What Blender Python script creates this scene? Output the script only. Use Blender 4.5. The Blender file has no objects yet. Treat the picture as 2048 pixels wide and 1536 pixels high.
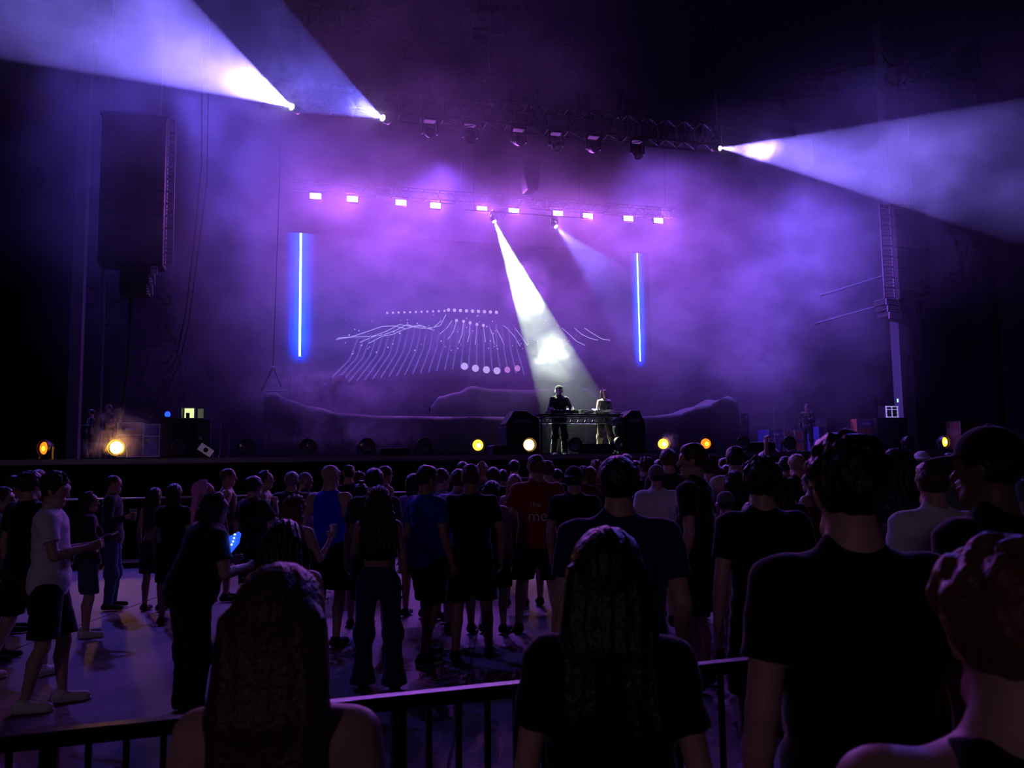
import bpy, bmesh, math, random
import numpy as np
from mathutils import Vector, Matrix, noise as mnoise

# ------------------------------------------------------------------ camera
SC = bpy.context.scene
COL = SC.collection
FPX = 1700.0
PITCH = math.atan(167 / FPX)
ROLL = 0.0145
CAM = Vector((0, 0, 1.8))
_F = Vector((0, math.cos(PITCH), math.sin(PITCH)))
_R0 = Vector((1, 0, 0))
_U0 = Vector((0, -math.sin(PITCH), math.cos(PITCH)))
_R = _R0 * math.cos(ROLL) - _U0 * math.sin(ROLL)
_U = _U0 * math.cos(ROLL) + _R0 * math.sin(ROLL)
cd = bpy.data.cameras.new('camera')
cam = bpy.data.objects.new('camera', cd)
COL.objects.link(cam)
cam.matrix_world = Matrix(((_R.x, _U.x, -_F.x, CAM.x), (_R.y, _U.y, -_F.y, CAM.y), (_R.z, _U.z, -_F.z, CAM.z), (0, 0, 0, 1)))
cd.sensor_width = 36
cd.lens = FPX * 36 / 2048
cd.clip_start = 0.05
cd.clip_end = 200
cd.dof.use_dof = True
cd.dof.focus_distance = 19
cd.dof.aperture_fstop = cd.lens / 5.0          # 5 mm pupil: only what stands within a step of the lens goes soft
SC.camera = cam

# ------------------------------------------------------------------ world, exposure
w = bpy.data.worlds.new('night_sky')
SC.world = w
w.use_nodes = True
bg = w.node_tree.nodes['Background']
bg.inputs[0].default_value = (0.30, 0.14, 1.0, 1)
bg.inputs[1].default_value = 0.0035
vs = SC.view_settings
vs.view_transform = 'Standard'
vs.look = 'None'
vs.gamma = 1
vs.use_curve_mapping = False
vs.exposure = 0.0
SC.cycles.volume_bounces = 0
SC.cycles.max_bounces = 4
SC.cycles.diffuse_bounces = 2
SC.cycles.glossy_bounces = 2
SC.cycles.transmission_bounces = 3
SC.cycles.transparent_max_bounces = 4
SC.cycles.volume_step_rate = 1.0
SC.cycles.volume_max_steps = 128
SC.cycles.use_denoising = True
SC.cycles.use_adaptive_sampling = True
SC.cycles.adaptive_threshold = 0.05
SC.cycles.adaptive_min_samples = 12
SC.cycles.sample_clamp_direct = 0
SC.cycles.sample_clamp_indirect = 4

# ------------------------------------------------------------------ stage frame and pixel helpers
ANG = math.radians(16)
CA, SA = math.cos(ANG), math.sin(ANG)
ORG = Vector((1.225, 22.4, 0))
US = Vector((CA, SA, 0))
NT = Vector((-SA, CA, 0))
ZS = 2.1                                        # stage deck height


def st(s, t, z):
    return ORG + US * s + NT * t + Vector((0, 0, z))


def ray(px, py):
    return _F + _R * ((px - 1024) / FPX) + _U * ((768 - py) / FPX)


def dep(px, py, d):
    r = ray(px, py)
    return CAM + r * (d / r.y)


def sz(px, py, t):
    """stage coordinates (s, z) of what is seen at a pixel and stands in the plane t"""
    r = ray(px, py)
    k = (t - (CAM - ORG).dot(NT)) / r.dot(NT)
    p = CAM + r * k
    return (p - ORG).dot(US), p.z


def lamp(name, kind, loc, color, energy, target=None, parent=None, **kw):
    ld = bpy.data.lights.new(name, kind)
    ld.color = color
    ld.energy = energy
    for k, v in kw.items():
        setattr(ld, k, v)
    o = bpy.data.objects.new(name, ld)
    COL.objects.link(o)
    o.location = loc
    if target is not None:
        o.rotation_euler = (Vector(target) - Vector(loc)).to_track_quat('-Z', 'Y').to_euler()
    if parent is not None:
        o.parent = parent
        o.matrix_parent_inverse = parent.matrix_world.inverted()
    return o


# large lights: spots added to brighten the haze, and one behind the camera for backs
HAZE_FILL = [
    # s, t, z, target (s, t, z), colour, energy, cone
    (-10.0, 2.0, 12.0, (-5.0, 0.5, 7.0), (0.15, 0.10, 1.0), 4500, 80),
    (10.5, 4.0, 12.0, (8.5, 0.5, 3.0), (0.22, 0.11, 1.0), 5000, 80),
    (5.5, 7.2, 13.9, (6.5, 1.5, 4.0), (0.25, 0.10, 1.0), 8000, 75),
    (-2.0, 6.0, 12.0, (-2.5, 2.0, 4.0), (0.25, 0.08, 1.0), 3500, 90),
    (-13.0, 3.0, 13.5, (-7.5, 0.0, 5.5), (0.13, 0.09, 1.0), 6000, 85),
    (13.0, 3.0, 14.5, (8.0, -2.0, 8.5), (0.17, 0.11, 1.0), 4500, 80),
]
for (s, t, z, tg, c, e, cone) in HAZE_FILL:
    lamp('haze_fill_light', 'SPOT', st(s, t, z), c, e, st(*tg), spot_size=math.radians(cone), spot_blend=0.8, shadow_soft_size=0.25)
lamp('crowd_fill_light', 'SPOT', (-6, -16, 7.0), (0.80, 0.52, 0.84), 420, (1, 8, 1.0), spot_size=math.radians(70), spot_blend=0.9, shadow_soft_size=0.6)  # added fill from behind the camera, lifts the backs of the crowd

# ------------------------------------------------------------------ helpers
def mat(name, col, rough=0.7, metal=0.0, emit=None, es=0.0, var=0.0, vscale=8.0, bump=0.0, bscale=30.0, spec=0.4, alpha=None):
    m = bpy.data.materials.new(name)
    m.use_nodes = True
    nt = m.node_tree
    b = nt.nodes['Principled BSDF']
    b.inputs['Base Color'].default_value = (*col, 1)
    b.inputs['Roughness'].default_value = rough
    b.inputs['Metallic'].default_value = metal
    b.inputs['Specular IOR Level'].default_value = spec
    if emit:
        b.inputs['Emission Color'].default_value = (*emit, 1)
        b.inputs['Emission Strength'].default_value = es
    if var > 0 or bump > 0:
        tc = nt.nodes.new('ShaderNodeTexCoord')
    if var > 0:
        n = nt.nodes.new('ShaderNodeTexNoise')
        n.inputs['Scale'].default_value = vscale
        n.inputs['Detail'].default_value = 4
        r = nt.nodes.new('ShaderNodeMapRange')
        r.inputs['To Min'].default_value = 1 - var
        r.inputs['To Max'].default_value = 1 + var
        mx = nt.nodes.new('ShaderNodeVectorMath')
        mx.operation = 'SCALE'
        mx.inputs[0].default_value = col
        nt.links.new(tc.outputs['Object'], n.inputs['Vector'])
        nt.links.new(n.outputs['Fac'], r.inputs['Value'])
        nt.links.new(r.outputs[0], mx.inputs['Scale'])
        nt.links.new(mx.outputs[0], b.inputs['Base Color'])
    if bump > 0:
        n = nt.nodes.new('ShaderNodeTexNoise')
        n.inputs['Scale'].default_value = bscale
        n.inputs['Detail'].default_value = 3
        bp = nt.nodes.new('ShaderNodeBump')
        bp.inputs['Strength'].default_value = bump
        bp.inputs['Distance'].default_value = 0.02
        nt.links.new(tc.outputs['Object'], n.inputs['Vector'])
        nt.links.new(n.outputs['Fac'], bp.inputs['Height'])
        nt.links.new(bp.outputs[0], b.inputs['Normal'])
    return m


def tag(o, label=None, cat=None, group=None, kind=None):
    if label:
        o['label'] = label
    if cat:
        o['category'] = cat
    if group:
        o['group'] = group
    if kind:
        o['kind'] = kind
    return o


def link_mesh(name, me, material, parent=None):
    o = bpy.data.objects.new(name, me)
    COL.objects.link(o)
    if material is not None:
        me.materials.append(material)
    if parent is not None:
        o.parent = parent
    return o


class MB:
    """collects shapes that make one mesh"""

    def __init__(self):
        self.bm = bmesh.new()

    def box(self, c, size, rot=None, bevel=0.0):
        M = Matrix.Translation(c) @ (rot.to_4x4() if rot is not None else Matrix.Identity(4)) @ Matrix.Diagonal((*size, 1))
        r = bmesh.ops.create_cube(self.bm, size=1, matrix=M)
        if bevel > 0:
            es = list({e for v in r['verts'] for e in v.link_edges})
            bmesh.ops.bevel(self.bm, geom=es, offset=bevel, segments=2, affect='EDGES', profile=0.5)
        return self

    def cyl(self, a, b, r0, r1=None, seg=12, caps=True):
        a, b = Vector(a), Vector(b)
        d = b - a
        M = Matrix.Translation((a + b) / 2) @ d.to_track_quat('Z', 'Y').to_matrix().to_4x4()
        bmesh.ops.create_cone(self.bm, cap_ends=caps, segments=seg, radius1=r0, radius2=r0 if r1 is None else r1, depth=d.length, matrix=M)
        return self

    def sphere(self, c, r, e=(1, 1, 1), seg=16):
        bmesh.ops.create_uvsphere(self.bm, u_segments=seg, v_segments=max(6, seg // 2), radius=r, matrix=Matrix.Translation(c) @ Matrix.Diagonal((*e, 1)))
        return self

    def prism(self, pts, y0, y1, bevel=0.0):
        """outline of (x, z) points, thick from y0 to y1"""
        va = [self.bm.verts.new((x, y0, z)) for x, z in pts]
        vb = [self.bm.verts.new((x, y1, z)) for x, z in pts]
        n = len(pts)
        fs = [self.bm.faces.new(va), self.bm.faces.new(vb[::-1])]
        for i in range(n):
            fs.append(self.bm.faces.new((va[i], vb[i], vb[(i + 1) % n], va[(i + 1) % n])))
        bmesh.ops.recalc_face_normals(self.bm, faces=fs)
        if bevel > 0:
            es = list({e for v in va + vb for e in v.link_edges})
            bmesh.ops.bevel(self.bm, geom=es, offset=bevel, segments=2, affect='EDGES', profile=0.5)
        return self

    def lathe(self, prof, seg=24, M=Matrix.Identity(4)):
        rings = []
        for (r, z) in prof:
            rings.append([self.bm.verts.new(M @ Vector((r * math.cos(2 * math.pi * i / seg), r * math.sin(2 * math.pi * i / seg), z))) for i in range(seg)])
        for a, b in zip(rings, rings[1:]):
            for i in range(seg):
                self.bm.faces.new((a[i], a[(i + 1) % seg], b[(i + 1) % seg], b[i]))
        return self

    def tube(self, pts, r, seg=6):
        pts = [Vector(p) for p in pts]
        prev = None
        for i, p in enumerate(pts):
            d = (pts[min(i + 1, len(pts) - 1)] - pts[max(i - 1, 0)]).normalized()
            q = d.to_track_quat('Z', 'Y')
            rr = r[i] if isinstance(r, (list, tuple)) else r
            ring = [self.bm.verts.new(p + q @ Vector((rr * math.cos(2 * math.pi * k / seg), rr * math.sin(2 * math.pi * k / seg), 0))) for k in range(seg)]
            if prev:
                best = min(range(seg), key=lambda k: (ring[k].co - prev[0].co).length)
                ring = ring[best:] + ring[:best]
                for k in range(seg):
                    self.bm.faces.new((prev[k], prev[(k + 1) % seg], ring[(k + 1) % seg], ring[k]))
            else:
                self.bm.faces.new(ring[::-1])
            prev = ring
        self.bm.faces.new(prev)
        return self

    def build(self, name, material, parent=None, smooth=False):
        me = bpy.data.meshes.new(name)
        bmesh.ops.recalc_face_normals(self.bm, faces=self.bm.faces[:])
        self.bm.to_mesh(me)
        self.bm.free()
        if smooth:
            me.polygons.foreach_set('use_smooth', [True] * len(me.polygons))
            me.set_sharp_from_angle(angle=math.radians(40))
        return link_mesh(name, me, material, parent)


def empty(name, loc, rz=ANG):
    o = bpy.data.objects.new(name, None)
    o.empty_display_size = 0.2
    COL.objects.link(o)
    o.location = loc
    o.rotation_euler = (0, 0, rz)
    bpy.context.view_layer.update()
    return o


def copy_tree(o, parent=None):
    c = o.copy()
    COL.objects.link(c)
    if parent is not None:
        c.parent = parent
        c.matrix_parent_inverse = o.matrix_parent_inverse.copy()
    for ch in o.children:
        copy_tree(ch, c)
    return c


def RX(d):
    return Matrix.Rotation(math.radians(d), 3, 'X')


def RY(d):
    return Matrix.Rotation(math.radians(d), 3, 'Y')


def RZ(d):
    return Matrix.Rotation(math.radians(d), 3, 'Z')


BLACK = mat('black_painted_steel', (0.012, 0.012, 0.014), 0.45, 0.3)
BLACKP = mat('black_plastic', (0.010, 0.010, 0.012), 0.5)
STEEL = mat('scuffed_aluminium', (0.25, 0.25, 0.27), 0.45, 0.8)
TRUSSM = mat('black_truss', (0.008, 0.008, 0.01), 0.6, 0.2)
CLOTH = mat('black_tarpaulin', (0.030, 0.030, 0.032), 0.6, var=0.25, vscale=1.5, bump=0.5, bscale=3.0)
DECKM = mat('stage_deck', (0.035, 0.035, 0.04), 0.45, var=0.3, vscale=2.0)
FASCIA = mat('black_stage_skirt', (0.008, 0.008, 0.009), 0.9)
CONC = mat('concrete_floor', (0.125, 0.105, 0.10), 0.6, var=0.22, vscale=0.8, bump=0.15, bscale=12)
WALLM = mat('dark_wall', (0.02, 0.018, 0.024), 0.9, var=0.2, vscale=0.4)
COLM = mat('grey_painted_column', (0.16, 0.15, 0.17), 0.6, var=0.1, vscale=1.0)
GRILLE = mat('speaker_grille', (0.16, 0.14, 0.18), 0.5, 0.4)
CABLE = mat('black_rubber', (0.006, 0.006, 0.007), 0.6)

# ------------------------------------------------------------------ ground, stage
g = MB().box((0, 14, -0.1), (90, 76, 0.2)).build('floor', CONC)
tag(g, kind='structure')


def sbox(name, s0, s1, t0, t1, z0, z1, m, kind='structure', bevel=0.0):
    o = MB().box(((s1 - s0) / 2 + 0, (t1 - t0) / 2, (z1 - z0) / 2), (s1 - s0, t1 - t0, z1 - z0), bevel=bevel).build(name, m)
    o.location = st(s0, t0, z0)
    o.rotation_euler = (0, 0, ANG)
    if kind:
        tag(o, kind=kind)
    return o


LIP = -1.15
sbox('floor_stage', -16, 17, LIP, 12, ZS - 0.12, ZS, DECKM)
sbox('wall_stage_front', -16, 17, LIP + 0.05, LIP + 0.15, 0, ZS - 0.12, FASCIA)
sbox('trim_stage_edge', -16, 17, LIP - 0.03, LIP, ZS - 0.10, ZS + 0.012, STEEL)
sbox('wall_back', -22, 22, 12, 12.3, 0, 17, WALLM)
sbox('wall_left', -16.3, -16, 2.5, 12, 0, 17, WALLM)
sbox('wall_right', 17, 17.3, 2.5, 12, 0, 17, WALLM)

# columns of the stage house
for nm, (px, t, w_) in {'column_left': (150, 2.2, 0.27), 'column_right': (1812, 2.2, 0.50)}.items():
    s, _ = sz(px, 700, t)
    sbox(nm, s - w_ / 2, s + w_ / 2, t, t + 0.4, ZS, 17, COLM)
s, _ = sz(186, 400, 2.6)
sbox('wall_wing_left', s - 0.33, s + 0.33, 2.6, 2.9, ZS, 15, WALLM)

# ------------------------------------------------------------------ video wall
SCT = 5.0
s0, zt = sz(556, 462, SCT)
s1, _ = sz(1296, 505, SCT)
_, zb = sz(602, 755, SCT)
SW, SH = s1 - s0, zt - zb
wall = empty('video_wall', st(s0, SCT, zb))
tag(wall, 'wide video wall glowing violet with a wave of dots and two blue bars', 'screen')
MB().box((SW / 2, 0.25, SH / 2), (SW + 0.1, 0.3, SH + 0.1)).build('cabinet', BLACK, wall)
MB().box((SW / 2, 0.25, -(zb - ZS) / 2 - 0.03), (SW, 0.25, zb - ZS - 0.04)).build('black_skirt', FASCIA, wall)


def screen_material():
    m = bpy.data.materials.new('screen_picture')
    m.use_nodes = True
    nt = m.node_tree
    N, L = nt.nodes, nt.links
    b = N['Principled BSDF']
    b.inputs['Base Color'].default_value = (0.01, 0.01, 0.012, 1)
    b.inputs['Roughness'].default_value = 0.5
    tc = N.new('ShaderNodeTexCoord')
    sp = N.new('ShaderNodeSeparateXYZ')
    L.new(tc.outputs['Object'], sp.inputs[0])

    def math_(op, a, b_=None, clamp=False):
        n = N.new('ShaderNodeMath')
        n.operation = op
        n.use_clamp = clamp
        for i, v in enumerate((a, b_)):
            if v is None:
                continue
            if isinstance(v, (int, float)):
                n.inputs[i].default_value = v
            else:
                L.new(v, n.inputs[i])
        return n.outputs[0]
    x, z = sp.outputs['X'], sp.outputs['Z']
    total = None

    def add(vec):
        nonlocal total
        if total is None:
            total = vec
        else:
            n = N.new('ShaderNodeVectorMath')
            n.operation = 'ADD'
            L.new(total, n.inputs[0])
            L.new(vec, n.inputs[1])
            total = n.outputs[0]

    def colour(fac, c):
        n = N.new('ShaderNodeVectorMath')
        n.operation = 'SCALE'
        n.inputs[0].default_value = c
        L.new(fac, n.inputs['Scale'])
        add(n.outputs[0])
    g1 = N.new('ShaderNodeMapRange')
    g1.inputs['From Min'].default_value = 0.0
    g1.inputs['From Max'].default_value = SW * 0.55
    g1.inputs['To Min'].default_value = 1.0
    g1.inputs['To Max'].default_value = 0.15
    L.new(x, g1.inputs['Value'])
    ex = math_('MULTIPLY', math_('MULTIPLY', x, math_('SUBTRACT', SW, x)), 4 / SW ** 2, True)
    ez = math_('MULTIPLY', math_('MULTIPLY', z, math_('SUBTRACT', SH, z)), 4 / SH ** 2, True)
    edge = math_('MULTIPLY', ex, ez)
    colour(math_('MULTIPLY', g1.outputs[0], edge), (0.02, 0.05, 0.34))
    g2 = N.new('ShaderNodeMapRange')
    g2.inputs['From Max'].default_value = SW
    g2.inputs['To Min'].default_value = 0.2
    g2.inputs['To Max'].default_value = 1.0
    L.new(x, g2.inputs['Value'])
    colour(math_('MULTIPLY', g2.outputs[0], edge), (0.06, 0.025, 0.20))
    for (bx, z0, z1, wd) in BARS:
        d = math_('ABSOLUTE', math_('SUBTRACT', x, bx))
        inz = math_('MULTIPLY', math_('GREATER_THAN', z, z0), math_('LESS_THAN', z, z1))
        core = math_('MULTIPLY', math_('LESS_THAN', d, 0.030 * wd), inz)
        colour(core, (3.2, 5.5, 9.0))
        gl = math_('POWER', 2.718, math_('MULTIPLY', math_('MULTIPLY', d, d), -1 / (0.23 * wd) ** 2))
        soft = N.new('ShaderNodeMapRange')
        soft.inputs['From Min'].default_value = z0 - 0.25
        soft.inputs['From Max'].default_value = z0 + 0.5
        L.new(z, soft.inputs['Value'])
        colour(math_('MULTIPLY', math_('MULTIPLY', gl, soft.outputs[0]), math_('LESS_THAN', z, z1)), (0.0, 0.22, 4.2))
    L.new(total, b.inputs['Emission Color'])
    b.inputs['Emission Strength'].default_value = 1.0
    return m


def on_screen(px, py):
    s, z = sz(px, py, SCT)
    return s - s0, z - zb


xl, zl1 = on_screen(602, 463)
_, zl0 = on_screen(602, 712)
xr, zr1 = on_screen(1276, 501)
_, zr0 = on_screen(1278, 722)
BARS = [(xl, zl0, SH, 1.0), (xr, zr0, SH, 0.62)]
MB().box((SW / 2, 0.09, SH / 2), (SW, 0.02, SH)).build('display_panel', screen_material(), wall)
DOTM = mat('screen_dots', (0, 0, 0), 1, emit=(0.62, 0.45, 1.0), es=1.0)
DOTP = mat('screen_pink_dots', (0, 0, 0), 1, emit=(0.8, 0.3, 1.0), es=0.7)
LINEM = mat('screen_lines', (0, 0, 0), 1, emit=(0.5, 0.45, 1.0), es=0.9)
STREAK = mat('screen_streaks', (0, 0, 0), 1, emit=(0.20, 0.14, 0.75), es=0.45)
rnd = random.Random(5)


def disc(mb, px, py, r):
    x, z = on_screen(px, py)
    mb.cyl((x, 0.078, z), (x, 0.074, z), r, seg=16)


def strip(mb, pts, w0):
    P = [on_screen(*p) for p in pts]
    for (a, b_) in zip(P, P[1:]):
        d = Vector((b_[0] - a[0], 0, b_[1] - a[1]))
        n = Vector((-d.z, 0, d.x)).normalized() * w0 / 2
        A, B = Vector((a[0], 0.076, a[1])), Vector((b_[0], 0.076, b_[1]))
        vs_ = [mb.bm.verts.new(p) for p in (A - n, B - n, B + n, A + n)]
        mb.bm.faces.new(vs_)


mb = MB()
for i, px in enumerate(range(898, 1000, 12)):
    disc(mb, px, 619 + 0.6 * i, 0.055)
for i in range(11):
    disc(mb, 775 + i * 11.5, 625 - i * 0.4, 0.035)
for i, (px, py) in enumerate([(914, 640), (928, 642), (941, 645), (955, 648), (968, 650)]):
    disc(mb, px, py, 0.05)
for i, (px, py) in enumerate([(930, 732), (952, 736), (974, 739), (995, 741)]):
    disc(mb, px, py, 0.115)
for k in range(46):
    px = rnd.uniform(690, 1000)
    disc(mb, px, rnd.uniform(628, 700) + (px < 760) * 8, rnd.uniform(0.012, 0.024))
mb.build('dot_pattern', DOTM, wall)
mb = MB()
for (px, py) in [(1016, 739), (1036, 736)]:
    disc(mb, px, py, 0.10)
for k in range(22):
    disc(mb, rnd.uniform(1000, 1160), rnd.uniform(640, 700), rnd.uniform(0.012, 0.022))
mb.build('pink_dot_pattern', DOTP, wall)
mb = MB()
for pts in [[(672, 678), (700, 674), (730, 664), (765, 652), (790, 651), (812, 657), (840, 649), (855, 656), (870, 660)],
            [(676, 675), (706, 673), (745, 672), (775, 661), (800, 648), (822, 652), (845, 656), (868, 654), (884, 640)],
            [(720, 684), (748, 672), (770, 668), (792, 660), (815, 648), (838, 655), (862, 656), (882, 650), (893, 628)],
            [(738, 686), (764, 672), (786, 668), (806, 659), (830, 651), (852, 652)],
            [(880, 668), (895, 655), (905, 640)], [(897, 678), (908, 662), (914, 642)], [(918, 686), (925, 668), (928, 644)],
            [(936, 684), (940, 668), (941, 648)], [(952, 688), (954, 668), (955, 650)], [(972, 684), (970, 668), (968, 652)],
            [(990, 688), (986, 668), (980, 652)], [(1010, 690), (1000, 668), (992, 654)], [(1042, 692), (1030, 672), (1018, 658), (1008, 650)],
            [(1056, 690), (1044, 672), (1032, 656)], [(1125, 655), (1140, 668), (1155, 682), (1172, 690)], [(1150, 655), (1165, 668), (1182, 676), (1198, 680)],
            [(1170, 655), (1185, 665), (1205, 677), (1222, 680)]]:
    strip(mb, pts, 0.022)
mb.build('line_pattern', LINEM, wall)
mb = MB()
for k in range(26):
    px = 650 + k * 16
    top = 640 + abs(px - 930) * 0.12
    strip(mb, [(px, top + 95), (px + (960 - px) * 0.16, top + 45), (px + (960 - px) * 0.22, top - 2)], 0.05)
mb.build('streak_pattern', STREAK, wall)

# ------------------------------------------------------------------ rear truss with ten pink floods
FT = 4.0
floods = [(631, 392), (705, 398), (802, 405), (871, 411), (964, 418), (1028, 422), (1116, 427), (1176, 432), (1257, 437), (1317, 441)]
FL = [sz(px, py, FT) for px, py in floods]
zf = sum(z for _, z in FL) / len(FL)


def truss(name, length, h, d, bay, r=0.025, m=TRUSSM):
    root = empty(name, (0, 0, 0))
    mb = MB()
    for y in (0, d):
        for z in (0, h):
            mb.cyl((0, y, z), (length, y, z), r, seg=8)
    mb.build('chord', m, root, True)
    mb = MB()
    n = int(length / bay)
    for k in range(n):
        a, b_ = k * bay, (k + 1) * bay
        for y in (0, d):
            mb.cyl((a, y, 0), ((a + b_) / 2, y, h), r * 0.55, seg=6)
            mb.cyl(((a + b_) / 2, y, h), (b_, y, 0), r * 0.55, seg=6)
            mb.cyl((b_, y, 0), (b_, y, h), r * 0.55, seg=6)
        for z in (0, h):
            mb.cyl((a, 0, z), (b_, d, z), r * 0.5, seg=6)
            mb.cyl((b_, 0, z), (b_, d, z), r * 0.5, seg=6)
    mb.build('lattice', m, root, True)
    return root


def hang_cables(root, xs, z0, z1, y):
    for x in xs:
        MB().cyl((x, y, z0), (x, y, z1), 0.012, seg=6).build('chain', CABLE, root)


rt = truss('lighting_truss', FL[-1][0] - FL[0][0] + 1.4, 0.3, 0.3, 0.5, 0.02)
rt.location = st(FL[0][0] - 0.7, FT + 0.1, zf + 0.22)
hang_cables(rt, (0.3, 5.2, FL[-1][0] - FL[0][0] + 1.1), 0.3, 17 - zf - 0.2, 0.15)
tag(rt, 'long upstage truss in the haze above the video wall carrying the pink lamps', 'truss')
PINKM = mat('pink_led_face', (0.2, 0.1, 0.2), 0.5, emit=(1.0, 0.55, 1.0), es=30)
names = ['first', 'second', 'third', 'fourth', 'fifth', 'sixth', 'seventh', 'eighth', 'ninth', 'tenth']
fl0 = None
for i, (s, z) in enumerate(FL):
    if fl0 is None:
        fl0 = empty('flood_light', st(s, FT, z))
        MB().box((0, 0.06, 0), (0.36, 0.1, 0.22), bevel=0.02).build('housing', BLACK, fl0)
        MB().box((-0.0, 0.004, 0.044), (0.31, 0.012, 0.068), bevel=0.004).build('led_face', PINKM, fl0)
        MB().box((-0.0, 0.004, -0.044), (0.31, 0.012, 0.068), bevel=0.004).build('led_face', PINKM, fl0)
        MB().box((-0.2, 0.08, 0.1), (0.015, 0.03, 0.24)).box((0.2, 0.08, 0.1), (0.015, 0.03, 0.24)).box((0, 0.08, 0.215), (0.415, 0.03, 0.015)).build('yoke', BLACK, fl0)
        f = fl0
    else:
        f = copy_tree(fl0)
        f.location = st(s, FT, z)
    end = 'at the end above the left blue bar' if i == 0 else 'at the end above the right blue bar' if i == 9 else 'on the upstage truss'
    tag(f, f'pink flood light, {names[i]} from the left, {end}', 'stage light', 'pink flood lights in a row over the video wall')
    lamp('flood_beam', 'SPOT', st(s, FT - 0.05, z), (0.55, 0.12, 1.0), 560, st(s * 1.15, FT - 5, z - 4.6), spot_size=math.radians(130), spot_blend=0.7, shadow_soft_size=0.15)

# ------------------------------------------------------------------ front truss and what hangs from it
TT = -0.8
sL, zTop = sz(520, 150, TT)
sR, _ = sz(1470, 295, TT)
_, zc1 = sz(1000, 202, TT)
_, zc0 = sz(1000, 246, TT)
ft = truss('lighting_truss', sR - sL, zc1 - zc0, 0.5, 0.56, 0.034)
ft.location = st(sL, TT, zc0)
hang_cables(ft, (0.5, 3.5, (sR - sL) * 0.5, sR - sL - 3.2, sR - sL - 0.4), zc1 - zc0, 17 - zc0, 0.25)
tag(ft, 'long black box truss high over the front of the stage', 'truss')
sag = MB()
for a, b_ in ((880, 965), (1200, 1300)):
    (sa, za), (sb, zb_) = sz(a, 240 + (a - 880) * 0.1, TT), sz(b_, 248 + (b_ - 965) * 0.1, TT)
    pts = [(sa - sL + (sb - sa) * k / 8, -0.02, -0.02 - 0.18 * math.sin(math.pi * k / 8)) for k in range(9)]
    sag.tube(pts, 0.012)
sag.build('cable', CABLE, ft)

LENSD = mat('dark_lens', (0.05, 0.045, 0.07), 0.12, spec=0.8)
LENSW = mat('lit_lens', (0.2, 0.2, 0.2), 0.3, emit=(0.85, 0.9, 1.0), es=60)


def moving_head(loc, aim, lens_mat, scale=1.0, rz=ANG):
    """yoke clamped under a truss; aim is the direction of the lens in the frame of the stage"""
    root = empty('moving_head_light', loc, rz)
    bpy.context.view_layer.update()
    q = Vector(aim).normalized().to_track_quat('Z', 'Y').to_matrix().to_4x4()
    k = scale
    MB().box((0, 0, 0.33 * k), (0.30 * k, 0.26 * k, 0.13 * k), bevel=0.02).box((0, 0, 0.42 * k), (0.10 * k, 0.06 * k, 0.1 * k)).build('base', BLACK, root)
    MB().box((-0.19 * k, 0, 0.13 * k), (0.05 * k, 0.12 * k, 0.40 * k), bevel=0.015).box((0.19 * k, 0, 0.13 * k), (0.05 * k, 0.12 * k, 0.40 * k), bevel=0.015).box((0, 0, 0.30 * k), (0.40 * k, 0.10 * k, 0.05 * k)).build('yoke', BLACK, root)
    prof = [(0.0, -0.20), (0.10, -0.20), (0.145, -0.14), (0.15, 0.02), (0.135, 0.10), (0.125, 0.19), (0.105, 0.20), (0.10, 0.16), (0.0, 0.155)]
    MB().lathe([(r * k, z * k) for r, z in prof], 20, q).build('head', BLACK, root, True)
    MB().lathe([(0.0, 0.175 * k), (0.06 * k, 0.172 * k), (0.1 * k, 0.16 * k)], 20, q).build('lens', lens_mat, root, True)
    return root


heads = [(862, 226, (0, -1, -.55)), (943, 243, (-.1, -.5, -1)), (1041, 240, (0, -1, -.5)), (1116, 256, (.1, -.5, -1)), (1191, 250, (0, -1, -.5)), (1279, 271, (0, -.6, -1))]
where = ['under the left end', 'with its lens down, second from the left', 'round, third from the left', 'hanging lowest at mid truss', 'round, fifth from the left', 'nearest the right beam']
for (px, py, aim), wh in zip(heads, where):
    s, z = sz(px, py, TT)
    m = moving_head(st(s, TT + 0.2, zc0 - 0.33), aim, LENSD, 1.0)
    tag(m, f'unlit black moving head on the front truss, {wh}', 'stage light', 'unlit moving heads under the front truss')
panels = [(851, 163), (958, 176), (1067, 186), (1171, 195), (1273, 206)]
pn0 = None
PANELF = mat('dim_led_cells', (0.035, 0.03, 0.045), 0.35)
for (px, py), nm in zip(panels, ['above the left end', 'beside the first hoist', 'at mid truss', 'fourth from the left', 'beside the second hoist']):
    s, z = sz(px, py, TT)
    loc = st(s, TT + 0.25, zc1 + 0.34)
    if pn0 is None:
        pn0 = empty('led_panel_light', loc)
        MB().box((0, 0, 0), (0.42, 0.12, 0.42), bevel=0.02).build('housing', BLACK, pn0)
        mb = MB()
        for a in range(4):
            for b_ in range(4):
                mb.box((-0.15 + a * 0.1, -0.065, -0.15 + b_ * 0.1), (0.08, 0.014, 0.08))
        mb.build('led_cells', PANELF, pn0)
        MB().box((0, 0, -0.27), (0.06, 0.06, 0.14)).box((0, 0, -0.22), (0.30, 0.05, 0.03)).build('bracket', BLACK, pn0)
        p = pn0
    else:
        p = copy_tree(pn0)
        p.location = loc
    tag(p, f'square dark light panel standing on the front truss, {nm}', 'stage light', 'square light panels on top of the front truss')
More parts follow.
